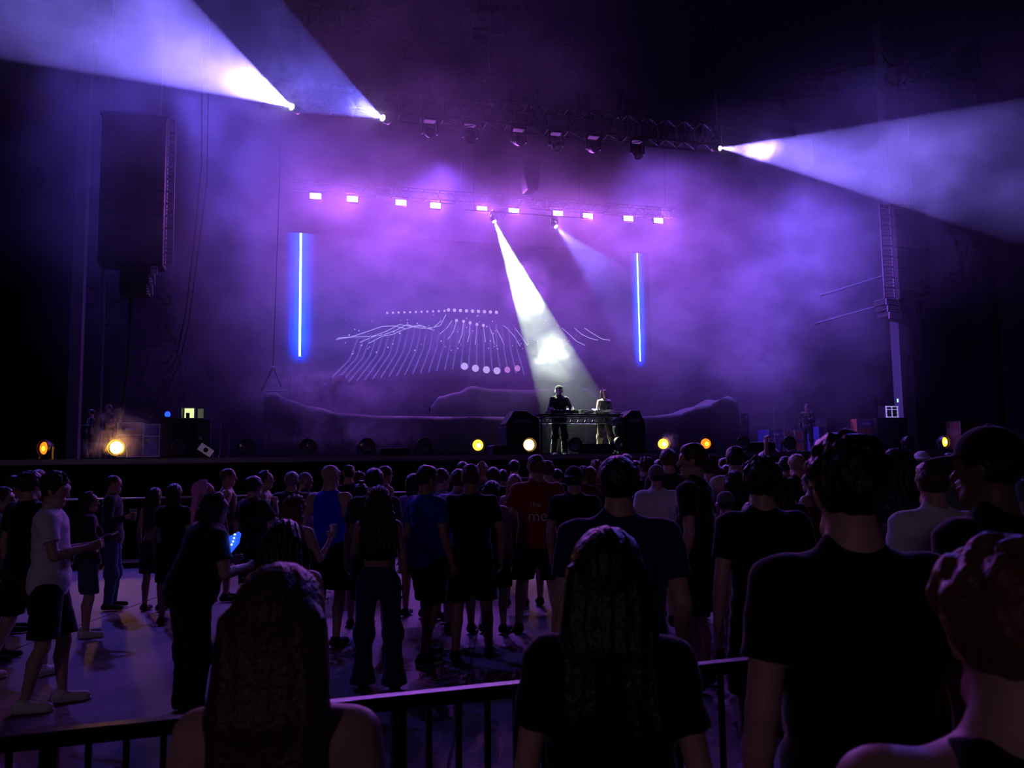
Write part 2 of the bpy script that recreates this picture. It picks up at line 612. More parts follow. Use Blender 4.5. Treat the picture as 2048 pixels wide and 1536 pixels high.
for (px, py, nm) in [(984, 175, 'left'), (1243, 205, 'right')]:
    s, z = sz(px, py, TT)
    h = empty('chain_hoist', st(s, TT + 0.25, zc1))
    MB().box((0, 0, 0.30), (0.2, 0.2, 0.6), bevel=0.05).build('chain_bag', CLOTH, h)
    MB().cyl((-.14, 0, 0.72), (.14, 0, 0.72), 0.12, seg=16).box((0, 0, 0.62), (0.2, 0.16, 0.12), bevel=.02).build('motor', BLACK, h, True)
    MB().cyl((0, 0, 0.8), (0, 0, 17 - zc1), 0.012, seg=6).build('chain', STEEL, h)
    tag(h, f'dark chain hoist with hanging bag on the front truss, the {nm} one of two', 'hoist', 'chain hoists of the front truss')

# beams: source pixel, plane t, target pixel, target depth, half angle, colour, energy
BEAMS = [
    ('left', 582, 213, TT, (202, 5), 14.5, 13.0, (0.24, 0.18, 1.0), 60000, 'shining to the top left corner, farthest left on the front truss'),
    ('left2', 764, 235, TT, (463, 85), 15.5, 14.0, (0.14, 0.14, 1.0), 6000, 'with a short blue beam, second from the left on the front truss'),
    ('right', 1442, 296, TT, (2048, 340), 17.5, 11.0, (0.26, 0.18, 1.0), 50000, 'shining to the right edge, farthest right on the front truss'),
]
for (nm, px, py, t, tp, td, half, c, e, desc) in BEAMS:
    s, z = sz(px, py, t)
    src = st(s, t, z)
    tgt = dep(*tp, td)
    d = (tgt - src).normalized()
    loc = Vector((d.dot(US), d.dot(NT), d.z))
    m = moving_head(src - d * 0.17, loc, LENSW, 0.75)
    tag(m, f'lit moving head {desc}', 'stage light')
    lamp('beam', 'SPOT', src, c, e, tgt, spot_size=math.radians(2 * half), spot_blend=0.06, shadow_soft_size=0.03)
# profile spots over the riser
CT = 3.3
pipe_s0, pipe_z = sz(930, 425, CT)
pipe_s1, _ = sz(1180, 440, CT)
pb = empty('lighting_bar', st(pipe_s0, CT + 0.1, pipe_z + 0.12))
MB().cyl((0, 0, 0), (pipe_s1 - pipe_s0, 0, 0), 0.024, seg=10).build('pipe', BLACK, pb, True)
hang_cables(pb, (0.3, pipe_s1 - pipe_s0 - 0.3), 0, 17 - pipe_z - 0.12, 0)
tag(pb, 'short black lighting bar below the pink lamps carrying two spotlights', 'lighting bar')
SPOTS = [
    (990, 446, CT, (1160, 850), 0.1, 7.6, (0.76, 1.0, 0.64), 50000, 'throwing the white beam onto the decks'),
    (1114, 455, CT, (1216, 560), 1.2, 11.0, (0.20, 0.18, 1.0), 6000, 'throwing the faint blue beam'),
]
for (px, py, t, tp, tt_, half, c, e, desc) in SPOTS:
    s, z = sz(px, py, t)
    src = st(s, t, z)
    ts, tz = sz(*tp, tt_)
    tgt = st(ts, tt_, tz)
    d = (tgt - src).normalized()
    m = moving_head(src - d * 0.17, (d.dot(US), d.dot(NT), d.z), LENSW, 0.6)
    tag(m, f'lit spotlight on the short bar, {desc}', 'stage light')
    lamp('beam', 'SPOT', src, c, e, tgt, spot_size=math.radians(2 * half), spot_blend=0.05, shadow_soft_size=0.03)

# hanging centre cluster and its cable
s, z = sz(1060, 352, 2.0)
cl = empty('centre_speaker', st(s, 2.0, z))
MB().prism([(-.3, .45), (.3, .45), (.26, 0), (.16, -.5), (-.16, -.5), (-.26, 0)], -.25, .25, .03).build('cabinet', BLACK, cl)
MB().cyl((-.2, 0, .45), (0, 0, 1.3), .012).cyl((.2, 0, .45), (0, 0, 1.3), .012).cyl((0, 0, 1.3), (0, 0, 17 - z), .012).build('sling', CABLE, cl)
tag(cl, 'dark speaker cluster hanging in the haze over mid stage', 'speaker')
cb = MB()
P = [sz(1017, 390, 3.2), sz(1016, 408, 3.2), sz(1012, 428, 3.2), sz(1004, 441, 3.2), sz(996, 441, 3.2), sz(992, 432, 3.2)]
cb.tube([(a, 0, b_) for a, b_ in [(P[0][0], 17.0)] + P], 0.012)
o = cb.build('cable', CABLE)
o.location = st(0, 3.2, 0)
o.rotation_euler = (0, 0, ANG)
tag(o, 'thin black cable looping down to the white spotlight', 'cable')

# ------------------------------------------------------------------ blinders along the lip
ORANGE = mat('amber_lamp_full', (0.3, 0.15, 0.02), 0.4, emit=(1.0, 0.50, 0.06), es=40)
ORANGE2 = mat('amber_lamp_low', (0.3, 0.12, 0.02), 0.4, emit=(1.0, 0.22, 0.01), es=1.6)
YEL = mat('amber_lamp_mid', (0.3, 0.15, 0.02), 0.4, emit=(1.0, 0.55, 0.03), es=3.0)
CORE = mat('amber_filament', (0.3, 0.15, 0.02), 0.4, emit=(1.0, 0.6, 0.1), es=12)
DARKL = mat('unlit_lamp_glass', (0.10, 0.09, 0.10), 0.2, spec=0.8)
bl = [(92, 'low', -40), (234, 'full', -8), (359, 'off', 20), (492, 'off', 5), (617, 'off', -8), (733, 'off', 0), (846, 'off', 8), (955, 'mid', 0), (1057, 'bright', 0), (1148, 'off', 6),
      (1235, 'off', 22), (1326, 'mid', -14), (1411, 'low', -14), (1485, 'off', -14), (1577, 'off', -6), (1815, 'off', 10), (1887, 'mid', 12)]
bword = {92: 'half lit orange, farthest left', 234: 'fully lit and brightest, in front of the flight cases', 359: 'unlit, before the black rack', 492: 'unlit, turned a little, left of the draped riser',
         617: 'unlit, before the left end of the drape', 733: 'unlit, beside the low black wedge', 846: 'unlit, between the low wedge and the yellow lamps', 955: 'glowing yellow, left of the table',
         1057: 'blazing white-yellow before the left monitor', 1148: 'unlit, before the first performer', 1235: 'unlit, before the second performer', 1326: 'glowing yellow, right of the table',
         1411: 'glowing deep orange, right of the table', 1485: 'unlit, left of the right-hand wedge', 1577: 'unlit, before the orange cases', 1815: 'unlit, below the right column', 1887: 'glowing yellow, farthest right'}
for (px, stt, yaw) in bl:
    BT = LIP + 0.22
    s, _ = sz(px, 900, BT)
    R_ = 0.185
    b = empty('blinder_light', st(s, BT, ZS), ANG + math.radians(yaw))
    zc = 0.06 + R_ + 0.01
    Mx = Matrix.Translation((0, 0, zc)) @ Matrix.Rotation(math.radians(90), 4, 'X')
    MB().lathe([(0, -0.16), (0.09, -0.15), (R_ * .86, -0.05), (R_, 0.03), (R_, 0.10), (R_ * .93, 0.10), (R_ * .90, 0.05)], 28, Mx).build('housing', BLACK, b, True)
    lm = {'off': DARKL, 'low': ORANGE2, 'mid': YEL, 'full': ORANGE, 'bright': ORANGE}[stt]
    MB().lathe([(0, 0.075), (R_ * .5, 0.07), (R_ * .72 if stt != 'off' else R_ * .9, 0.05)], 24, Mx).build('lamp_glass', lm, b, True)
    if stt in ('low', 'mid'):
        MB().lathe([(0, 0.085), (R_ * .3, 0.08)], 16, Mx @ Matrix.Translation((0.02, -0.01, 0))).build('filament', CORE if stt == 'mid' else YEL, b)
    MB().box((-R_ - .015, 0, zc * .55), (.02, .04, zc * 1.1)).box((R_ + .015, 0, zc * .55), (.02, .04, zc * 1.1)).box((0, 0, .01), (2 * R_ + .05, .12, .02)).build('yoke', BLACK, b)
    tag(b, f'round stage-edge lamp, {bword[px]}', 'stage light', 'round lamps along the edge of the stage')
    e = {'off': 0, 'low': 4, 'mid': 9, 'full': 50, 'bright': 18}[stt]
    if e:
        a_ = ANG + math.radians(yaw)
        src = st(s, BT, ZS + zc) + Vector((math.sin(a_), -math.cos(a_), 0)) * 0.13
        fwd = Vector((math.sin(a_), -math.cos(a_), 0))
        if stt == 'full':
            lamp('lamp_glow', 'POINT', src, (1.0, 0.36, 0.02), e, shadow_soft_size=0.08)
        else:
            lamp('lamp_glow', 'SPOT', src, (1.0, 0.36 if stt != 'low' else .25, 0.02), e * 1.5, src + fwd, spot_size=math.radians(150), spot_blend=0.6, shadow_soft_size=0.08)

# ------------------------------------------------------------------ draped riser
def drape(name, top, t0, t1, label, z0=ZS, amp=0.05, seed=1, back=1.0, steps=140, fold=1.0):
    """cloth hung over a solid: front face with folds, rounded top, sloping back"""
    def zat(s):
        for (a, za), (b_, zb_) in zip(top, top[1:]):
            if a <= s <= b_:
                f = (s - a) / (b_ - a)
                return za + (zb_ - za) * (f * f * (3 - 2 * f))
        return top[-1][1]
    rows = 14
    vs_, fs = [], []
    S0, S1 = top[0][0], top[-1][0]
    for i in range(steps + 1):
        s = S0 + (S1 - S0) * i / steps
        h = zat(s)
        for j in range(rows + 1):
            f = j / rows
            if j <= 9:
                q = j / 9
                z = z0 + (h - z0) * q
                y = t0
                fo = amp * (1 - 0.75 * q) * (math.sin(s * 7 * fold + seed) * .5 + math.sin(s * 17 * fold + 3 * seed + 1.2 * math.sin(z * 2)) * .3)
                y += fo + amp * mnoise.noise(Vector((s * 1.3, z * 1.8, seed))) + 0.10 * q * q
            else:
                q = (j - 9) / (rows - 9)
                y = t0 + 0.10 + (t1 - t0 - 0.1) * q
                z = h - (0.06 * math.sin(q * 3.1) + (1 - back) * (h - z0) * q * q) + amp * .6 * mnoise.noise(Vector((s * 1.5, y * 1.5, seed + 9)))
            vs_.append((s, y, z))
        if i:
            for j in range(rows):
                a = (i - 1) * (rows + 1) + j
                fs.append((a, a + rows + 1, a + rows + 2, a + 1))
    me = bpy.data.meshes.new(name)
    me.from_pydata([(v[0], v[1], v[2]) for v in vs_], [], fs)
    me.polygons.foreach_set('use_smooth', [True] * len(fs))
    o = link_mesh(name, me, CLOTH)
    so = o.modifiers.new('thickness', 'SOLIDIFY')
    so.thickness = 0.012
    o.location = st(0, 0, 0)
    o.rotation_euler = (0, 0, ANG)
    tag(o, label, 'drape')
    return o


DT = 1.6
top = [(528, 788), (548, 782), (575, 798), (620, 812), (690, 826), (760, 831), (900, 833), (1000, 833), (1120, 834), (1250, 834), (1300, 832), (1360, 826), (1420, 808), (1460, 792), (1480, 800)]
drape('stage_drape', [sz(a, b_, DT) for a, b_ in top], DT, DT + 1.3, 'long black tarpaulin with sagging top edge across the riser behind the table', amp=0.045, seed=2)
DT2 = 3.0
top = [(862, 812), (880, 792), (915, 784), (946, 771), (985, 777), (1050, 779), (1096, 777), (1125, 770), (1150, 757), (1175, 776), (1205, 800), (1235, 826)]
drape('equipment_cover', [sz(a, b_, DT2) for a, b_ in top], DT2, DT2 + 1.2, 'grey-black cloth tented over equipment behind the long tarpaulin, with two peaks', amp=0.06, seed=5, back=0.7, fold=.7, z0=sz(900, 852, DT + .3)[1] + .01)
# riser under the drapes
sa, _ = sz(560, 850, DT + .3)
sb, _ = sz(1450, 850, DT + .3)
_, zr = sz(900, 852, DT + .3)
o = sbox('riser_platform', sa, sb, DT + 0.35, 4.6, ZS, zr, BLACK, kind=None)
tag(o, 'black riser platform under the long tarpaulin', 'platform')
# row of small flood lamps standing on the left of the riser
bx0 = None
for k, (px, py) in enumerate([(566, 757), (592, 752), (621, 748), (652, 746), (680, 744)]):
    s, z = sz(px, py, 3.4)
    if bx0 is None:
        bx0 = empty('floor_flood', st(s, 3.4, zr))
        h0 = z - zr
        MB().box((0, 0, h0), (0.30, 0.12, 0.22), bevel=.015).build('housing', BLACK, bx0)
        MB().box((-0.17, 0, h0 / 2), (.02, .04, h0)).box((0.17, 0, h0 / 2), (.02, .04, h0)).box((0, 0, 0.02), (.36, .2, .04)).build('stand', BLACK, bx0)
        MB().box((0, -.064, h0), (.26, .01, .18)).build('glass', DARKL, bx0)
        f = bx0
    else:
        f = copy_tree(bx0)
        f.location = st(s, 3.4, zr)
    tag(f, f'small boxy flood on the riser below the left blue bar, {names[k]} from the left', 'stage light', 'small boxy floods on the left of the riser')

# ------------------------------------------------------------------ table, decks and speakers of the performers
tt = -0.55
ta, tz = sz(1076, 827, tt)
tb, _ = sz(1246, 827, tt)
TL, TH = tb - ta, tz - ZS
table = empty('performance_table', st(ta, tt, ZS))
MB().box((TL / 2, .35, TH - .02), (TL, .72, .04), bevel=.008).build('tabletop', BLACK, table)
mb = MB()
for y in (.03, .67):
    for z in (TH - .08, TH - .24):
        mb.cyl((.02, y, z), (TL - .02, y, z), .018, seg=8)
n = 11
for k in range(n):
    x0, x1 = .05 + (TL - .1) * k / n, .05 + (TL - .1) * (k + 1) / n
    for y in (.03, .67):
        mb.cyl((x0, y, TH - .24), ((x0 + x1) / 2, y, TH - .08), .010, seg=6)
        mb.cyl(((x0 + x1) / 2, y, TH - .08), (x1, y, TH - .24), .010, seg=6)
mb.build('truss_frame', STEEL, table, True)
for x in (.10, TL - .10):
    for y in (.05, .65):
        MB().cyl((x, y, 0), (x, y, TH - .04), .026, seg=10).build('leg', BLACK, table, True)
tag(table, 'black table with silver lattice frame carrying the decks, between the two monitor stacks', 'table')
GLOW = mat('dim_display', (.02, .02, .02), .3, emit=(.5, .75, .6), es=.8)


def deck(x, w_, label):
    d = empty('media_player', st(ta + x, tt + .12, ZS + TH))
    MB().box((0, .2, .05), (w_, .42, .10), bevel=.01).build('body', BLACKP, d)
    MB().cyl((0, .17, .10), (0, .17, .125), .105, .10, seg=28).build('jog_wheel', STEEL, d, True)
    MB().box((0, .36, .13), (w_ * .75, .10, .03), rot=RX(30)).build('display', GLOW, d)
    tag(d, label, 'music player', 'media players on the table')


deck(.55, .34, 'black deck with round wheel in front of the capped performer')
deck(.98, .34, 'black deck with round wheel left of the mixer')
deck(1.80, .34, 'black deck with round wheel in front of the bob-haired performer')
mx = empty('mixer', st(ta + 1.39, tt + .12, ZS + TH))
MB().box((0, .2, .055), (.34, .42, .11), bevel=.01).build('body', BLACKP, mx)
for k in range(4):
    MB().box((-.12 + k * .08, .08, .115), (.012, .03, .014)).build('fader', STEEL, mx)
    for j in range(3):
        MB().cyl((-.12 + k * .08, .18 + j * .07, .11), (-.12 + k * .08, .18 + j * .07, .13), .013, seg=10).build('knob', STEEL, mx)
tag(mx, 'black mixer with small silver knobs at the middle of the table', 'mixer')
cbm = MB()
cbm.tube([(0, 0, 0), (.2, -.02, .06), (.5, .03, .02), (.75, -.01, .05), (1.05, .02, .03)], .02)
o = cbm.build('cable', mat('pale_cable', (.5, .52, .4), .5))
o.location = st(ta + 1.25, tt + .02, ZS + TH + .02)
o.rotation_euler = (0, 0, ANG)
tag(o, 'pale cable lying along the front edge of the table', 'cable')


def monitor_stack(px0, px1, ytop_, name_, flip):
    t = tt - .05
    a, zt_ = sz(px0, ytop_, t)
    b_, _ = sz(px1, ytop_, t)
    W_, Hh = b_ - a, zt_ - ZS
    sub = empty('subwoofer', st(a, t, ZS))
    MB().box((W_ / 2, .4, Hh * .33), (W_, .8, Hh * .66), bevel=.02).build('cabinet', BLACKP, sub)
    MB().box((W_ / 2, -.005, Hh * .33), (W_ * .86, .012, Hh * .56)).build('grille', mat('black_grille', (.015, .014, .015), .7, bump=.5, bscale=80), sub)
    tag(sub, f'black subwoofer standing {name_} of the table', 'speaker')
    mo = empty('monitor_speaker', st(a, t, ZS + Hh * .66))
    pts = [(0, 0), (W_, 0), (W_, Hh * .17), (W_ * .62, Hh * .34), (W_ * .25, Hh * .34), (0, Hh * .05)]
    if flip:
        pts = [(W_ - x, z) for x, z in pts][::-1]
    MB().prism(pts, .02, .6, .015).build('cabinet', BLACKP, mo)
    MB().box((W_ / 2, .012, Hh * .1), (W_ * .5, .012, Hh * .08)).build('grille', GRILLE, mo)
    tag(mo, f'slanted black monitor speaker on top of the subwoofer {name_} of the table', 'speaker')


monitor_stack(1012, 1078, 821, 'left', False)
monitor_stack(1247, 1290, 820, 'right', True)
for (a_, b_, y_, lab) in [(986, 1046, 890, 'low black speaker box on the stage edge between the two yellow lamps'), (1166, 1222, 888, 'low black floor wedge on the stage edge before the table'),
                          (761, 821, 896, 'low black floor wedge on the stage edge left of centre'), (1499, 1551, 884, 'low black floor wedge on the stage edge before the blue case')]:
    t = LIP + .12
    a, z = sz(a_, y_, t)
    b2, _ = sz(b_, y_, t)
    hh = z - ZS
    w_ = empty('floor_wedge', st(a, t, ZS))
    MB().prism([(0.0, 0), (b2 - a, 0), (b2 - a, hh * .9), (b2 - a - .04, hh), (.04, hh), (0, hh * .9)], 0, .5, .012).build('cabinet', BLACKP, w_)
    MB().box(((b2 - a) / 2, .3, hh - .0), (.16, .03, .02)).build('handle', BLACK, w_)
    tag(w_, lab, 'speaker')

# ------------------------------------------------------------------ cases, racks and stands at the sides of the stage
ALU = mat('aluminium_edge', (.45, .44, .5), .4, .7)
CASEC = {'orange': mat('orange_laminate', (.55, .16, .05), .5), 'blue': mat('blue_laminate', (.05, .07, .42), .45), 'brown': mat('brown_laminate', (.14, .06, .035), .5), 'black': mat('black_laminate', (.012, .012, .014), .5)}
PLATE = mat('white_label', (.7, .7, .8), .5)


def flight_case(px0, px1, ytop_, t, colour, label, depth_=.6, base=0.0, group='flight cases', label_plate=True, top_col=None, latches=2):
    a, zt_ = sz(px0, ytop_, t)
    b_, _ = sz(px1, ytop_, t)
    W_, Hh = b_ - a, zt_ - ZS - base
    c = empty('flight_case', st(a, t, ZS + base))
    wz = .08 if base == 0 else 0
    MB().box((W_ / 2, depth_ / 2, wz + (Hh - wz) / 2), (W_, depth_, Hh - wz), bevel=.006).build('panel', CASEC[colour], c)
    if top_col:
        MB().box((W_ / 2, -.003, Hh - .14), (W_ - .05, .012, .2)).build('lid_panel', CASEC[top_col], c)
    mb = MB()
    e = .022
    for x in (0, W_):
        mb.box((x, 0, wz + (Hh - wz) / 2), (e, e, Hh - wz))
    for z in (wz, Hh, Hh - .28):
        mb.box((W_ / 2, -.002, z), (W_, e, e))
    mb.build('edging', ALU if colour != 'black' else BLACK, c)
    if label_plate:
        MB().box((W_ / 2, -.012, Hh - .15), (W_ * .42, .006, .06)).build('label_plate', PLATE if colour != 'black' else STEEL, c)
    for k in range(latches):
        x = W_ * (k + .5) / latches
        MB().box((x, -.012, Hh * .55), (.09, .01, .08)).build('latch', STEEL, c)
    if wz:
        for x in (.07, W_ - .07):
            for y in (.07, depth_ - .07):
                MB().cyl((x - .015, y, .04), (x + .015, y, .04), .04, seg=12).build('caster', BLACKP, c)
    tag(c, label, 'flight case', group)
    return c


flight_case(236, 287, 846, .3, 'brown', 'brown drawer case with silver edges behind the brightest orange lamp', latches=2)
flight_case(288, 320, 849, .2, 'blue', 'tall blue case lit violet, right of the brown drawer case', latches=2, label_plate=False)
rk = flight_case(322, 381, 838, .2, 'black', 'black rack with lamps on top, right of the tall blue case', latches=0, label_plate=False, depth_=.8)
flight_case(382, 420, 841, .5, 'black', 'second black rack beside the one carrying the lit panel', latches=1, label_plate=False)
flight_case(1537, 1565, 859, 1.5, 'blue', 'blue case with white edging and pale label, left of the orange door case')
flight_case(1568, 1590, 861, 1.9, 'brown', 'brown case between the blue case and the orange one', label_plate=False)
flight_case(1590, 1610, 861, 1.8, 'orange', 'narrow orange case with dark latches, right of the brown one', label_plate=False)
flight_case(1637, 1652, 853, 2.0, 'blue', 'narrow blue case with bright white edge beside the big black crate', label_plate=False, latches=1)
flight_case(1653, 1712, 837, 1.8, 'black', 'big black crate behind the tall curly head', latches=0, label_plate=False)
flight_case(1713, 1751, 838, 1.5, 'orange', 'orange case with blue lid and pale label, between the black crates', top_col='blue')
flight_case(1753, 1813, 836, 1.3, 'black', 'long black crate carrying the white-framed rack', latches=0, label_plate=False)
flight_case(1920, 1953, 842, 1.0, 'brown', 'dim case with pale edges at the far right of the stage behind the black cap', label_plate=False)
# lit panel, grey screen and blue lamp on the left rack
YEL2 = mat('lit_window', (.3, .3, .2), .5, emit=(.9, 1.0, .45), es=1.0)
GREYP = mat('grey_screen', (.25, .26, .22), .5, emit=(.35, .38, .2), es=.18)
t = .3
a, z1_ = sz(363, 815, t)
b_, _ = sz(391, 815, t)
_, z0_ = sz(370, 838, t)
lp = empty('lit_cabinet', st(a, t, z0_))
W_, Hh = b_ - a, z1_ - z0_
MB().box((W_ * .5, .12, Hh / 2), (W_, .02, Hh)).box((.01, .0, Hh / 2), (.02, .25, Hh)).box((W_ - .01, 0, Hh / 2), (.02, .25, Hh)).box((W_ / 2, 0, Hh - .01), (W_, .25, .02)).box((W_ / 2, 0, .01), (W_, .25, .02)).build('case', STEEL, lp)
MB().box((W_ * .55, .10, Hh / 2), (W_ * .7, .01, Hh * .9)).build('lit_face', YEL2, lp)
MB().box((W_ * .45, .05, Hh * .3), (.08, .06, Hh * .5)).build('device', BLACKP, lp)
tag(lp, 'small cabinet glowing pale yellow on top of the left black rack', 'cabinet')
b2, _ = sz(408, 815, t)
gs = empty('monitor', st(b_ + .02, t, z0_))
MB().box(((b2 - b_) / 2, .05, Hh / 2), (b2 - b_ - .02, .04, Hh)).build('case', BLACKP, gs)
MB().box(((b2 - b_) / 2, .028, Hh / 2), (b2 - b_ - .06, .006, Hh - .05)).build('screen', GREYP, gs)
tag(gs, 'grey-green screen right of the pale yellow cabinet', 'monitor')
s, z = sz(335, 833, t)
bl_ = empty('beacon_lamp', st(s, t, z0_))
MB().cyl((0, 0, 0), (0, 0, .05), .05, seg=14).build('base', BLACKP, bl_, True)
MB().sphere((0, 0, .11), .065, e=(1, 1, 1.1)).build('globe', mat('blue_globe', (.0, .02, .3), .3, emit=(.01, .05, 1.0), es=3), bl_, True)
tag(bl_, 'small glowing blue lamp on the left black rack', 'lamp')
# tilted panel on the floor beside the unlit lamp
s, z = sz(407, 898, -.5)
tp_ = empty('stage_monitor', st(s, -.5, ZS))
MB().prism([(-.2, 0), (.2, 0), (.2, .08), (-.12, .32), (-.2, .3)], 0, .35, .01).build('cabinet', BLACKP, tp_)
MB().box((.05, -.0, .2), (.33, .02, .18), rot=RY(35)).build('lit_face', mat('glowing_violet_face', (.3, .25, .4), .4, emit=(.6, .4, .8), es=.1), tp_)  # the face emits a faint violet of its own
MB().cyl((.05, -.012, .2), (.05, -.02, .2), .055, seg=18).build('driver', BLACKP, tp_)
tag(tp_, 'tilted floor monitor with pale face and round driver, beside an unlit lamp', 'speaker')
# stands
for (px, y0, lab) in [(416, 850, 'thin stand left of three, by the black racks'), (441, 845, 'tall thin stand second by the black racks'), (458, 868, 'short thin stand nearest the draped riser'),
                      (1547, 815, 'thin pale stand above the blue case'), (1567, 818, 'thin pale stand above the brown case')]:
    s, z = sz(px, y0, 1.2)
    sd = empty('microphone_stand', st(s, 1.2, ZS))
    MB().cyl((0, 0, .12), (0, 0, z - ZS), .014, seg=8).build('pole', STEEL, sd, True)
    for k in range(3):
        a_ = k * 2.094 + .4
        MB().cyl((0, 0, .16), (.26 * math.cos(a_), .26 * math.sin(a_), .01), .010, seg=6).build('leg', BLACK, sd)
    tag(sd, lab, 'stand', 'thin stands at the sides of the stage')
# white framed rack on the right crate, green lamps
t = 1.4
a, z1_ = sz(1771, 812, t)
b_, z0_ = sz(1797, 835, t)
wr = empty('equipment_rack', st(a, t, z0_))
W_, Hh = b_ - a, z1_ - z0_
MB().box((W_ / 2, .2, Hh / 2), (W_ - .02, .35, Hh - .02)).build('case', BLACKP, wr)
WHT = mat('glowing_rack_edge', (.6, .6, .9), .4, emit=(.5, .45, 1), es=.5)  # weak glow put into the frame material
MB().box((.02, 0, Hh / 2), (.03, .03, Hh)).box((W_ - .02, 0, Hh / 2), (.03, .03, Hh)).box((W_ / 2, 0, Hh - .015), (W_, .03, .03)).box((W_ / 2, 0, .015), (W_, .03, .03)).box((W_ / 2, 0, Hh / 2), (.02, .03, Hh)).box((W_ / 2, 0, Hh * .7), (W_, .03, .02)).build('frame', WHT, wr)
tag(wr, 'small rack with bright white frame on the right black crate', 'equipment rack')
GRN = mat('green_exit_lamp', (.0, .2, .05), .4, emit=(.25, 1.0, .5), es=2.5)
for (px, py, lab) in [(1730, 804, 'small green lamp on the dark back wall, left one of two'), (1797, 801, 'small green lamp beside the right column, right one of two')]:
    s, z = sz(px, py, 11.9 if px < 1750 else 2.1)
    k = 1.45 if px < 1750 else 1
    g_ = empty('green_lamp', st(s, 11.975 if px < 1750 else 2.17, z))
    MB().box((0, 0, 0), (.06 * k, .05, .13 * k), bevel=.012).build('housing', BLACKP, g_)
    MB().box((0, -.03, 0), (.045 * k, .02, .11 * k)).build('lens', GRN, g_)
    tag(g_, lab, 'lamp', 'green lamps right of the stage')
s, z = sz(1494, 826, 1.8)
rk2 = empty('power_distributor', st(s, 1.8, ZS))
MB().box((0, .15, (z - ZS) / 2), (.17, .2, z - ZS), bevel=.01).build('case', CASEC['black'], rk2)
MB().box((0, .045, z - ZS - .12), (.09, .01, .14)).build('panel', STEEL, rk2)
tag(rk2, 'slim upright box with pale panel at the right end of the draped riser', 'equipment box')

# ------------------------------------------------------------------ line arrays
ARRF = mat('array_frame', (.30, .26, .34), .5, .3)


def line_array(px_body0, px_body1, px_f0, px_f1, y_top, y_bot, n, t, label, extra):
    a, zt_ = sz(px_body0, y_top, t)
    b_, _ = sz(px_body1, y_top, t)
    f0, _ = sz(px_f0, (y_top + y_bot) / 2, t)
    f1, zb_ = sz(px_f1, y_bot, t)
    mh = (zt_ - zb_) / n
    arr = empty('line_array', st(a, t, zb_))
    for k in range(n):
        z = (k + .5) * mh
        m_ = MB().box(((b_ - a) / 2, .35, z), (b_ - a, .7, mh * .97), bevel=.015).build('cabinet', BLACKP, arr)
        g_ = MB()
        x0, x1 = f0 - a, f1 - a
        w_ = x1 - x0
        g_.box((x0 + .012, -.03, z), (.024, .05, mh * .96)).box((x1 - .012, -.03, z), (.024, .05, mh * .96))
        g_.box(((x0 + x1) / 2, -.03, z + mh * .45), (w_, .05, .02)).box(((x0 + x1) / 2, -.03, z - mh * .45), (w_, .05, .02))
        g_.box(((x0 + x1) / 2, -.03, z + mh * .12), (w_ * .8, .04, .016)).box(((x0 + x1) / 2, -.03, z - mh * .15), (w_ * .8, .04, .016))
        g_.build('grille', ARRF, m_)
    MB().box(((b_ - a) / 2, .35, n * mh + .05), (b_ - a + .1, .6, .08)).build('bumper', BLACK, arr)
    for x in (.15, b_ - a - .15):
        MB().cyl((x, .35, n * mh + .05), (x, .35, 17 - zb_), .014, seg=6).build('chain', STEEL, arr)
    # the tilted modules at the foot
    (ex0, ex1, ey0, ey1, gx0, gx1, tilt, ne) = extra
    c0, _ = sz(ex0, ey0, t)
    c1, zz1 = sz(ex1, ey1, t)
    g0, _ = sz(gx0, ey0, t)
    g1, _ = sz(gx1, ey0, t)
    _, zz0 = sz(ex0, ey0, t)
    eh = (zz0 - zz1) / ne
    for k in range(ne):
        z = -(k + .5) * eh
        sh = -k * .03 if tilt < 0 else k * .03
        m_ = MB().box(((c0 + c1) / 2 - a + sh, .3, z), (c1 - c0 - k * .05, .5, eh * .95), rot=RY(tilt * (k + .5) / ne), bevel=.015).build('cabinet', BLACKP, arr)
        g_ = MB()
        for q in (-.3, .0, .3):
            g_.box(((g0 + g1) / 2 - a + sh * 1.4, -.0, z + q * eh), ((g1 - g0) * .9, .05, .03), rot=RY(tilt * (k + .5) / ne))
        g_.box((g0 - a + sh * 1.4, -.0, z), (.02, .05, eh * .95), rot=RY(tilt * (k + .5) / ne)).box((g1 - a + sh * 1.4, -.0, z), (.02, .05, eh * .95), rot=RY(tilt * (k + .5) / ne))
        g_.build('grille', ARRF, m_)
    tag(arr, label, 'speaker', 'hanging line arrays')
    return arr


line_array(204, 333, 332, 346, 226, 532, 12, -.9, 'tall black hanging speaker array beside the left column', (240, 304, 533, 596, 303, 314, -8, 3))
line_array(1789, 1852, 1762, 1789, 412, 597, 9, -.4, 'tall black hanging speaker array before the right column', (1772, 1850, 598, 642, 1772, 1795, 10, 3))
# hanging cables
def hang(name_, pix, t, r, label):
    mb = MB()
    P = [sz(a_, b_, t) for a_, b_ in pix]
    mb.tube([(p[0], 0, p[1]) for p in P], r)
    o_ = mb.build(name_, CABLE)
    o_.location = st(0, t, 0)
    o_.rotation_euler = (0, 0, ANG)
    tag(o_, label, 'cable', 'cables hanging at the left of the stage')


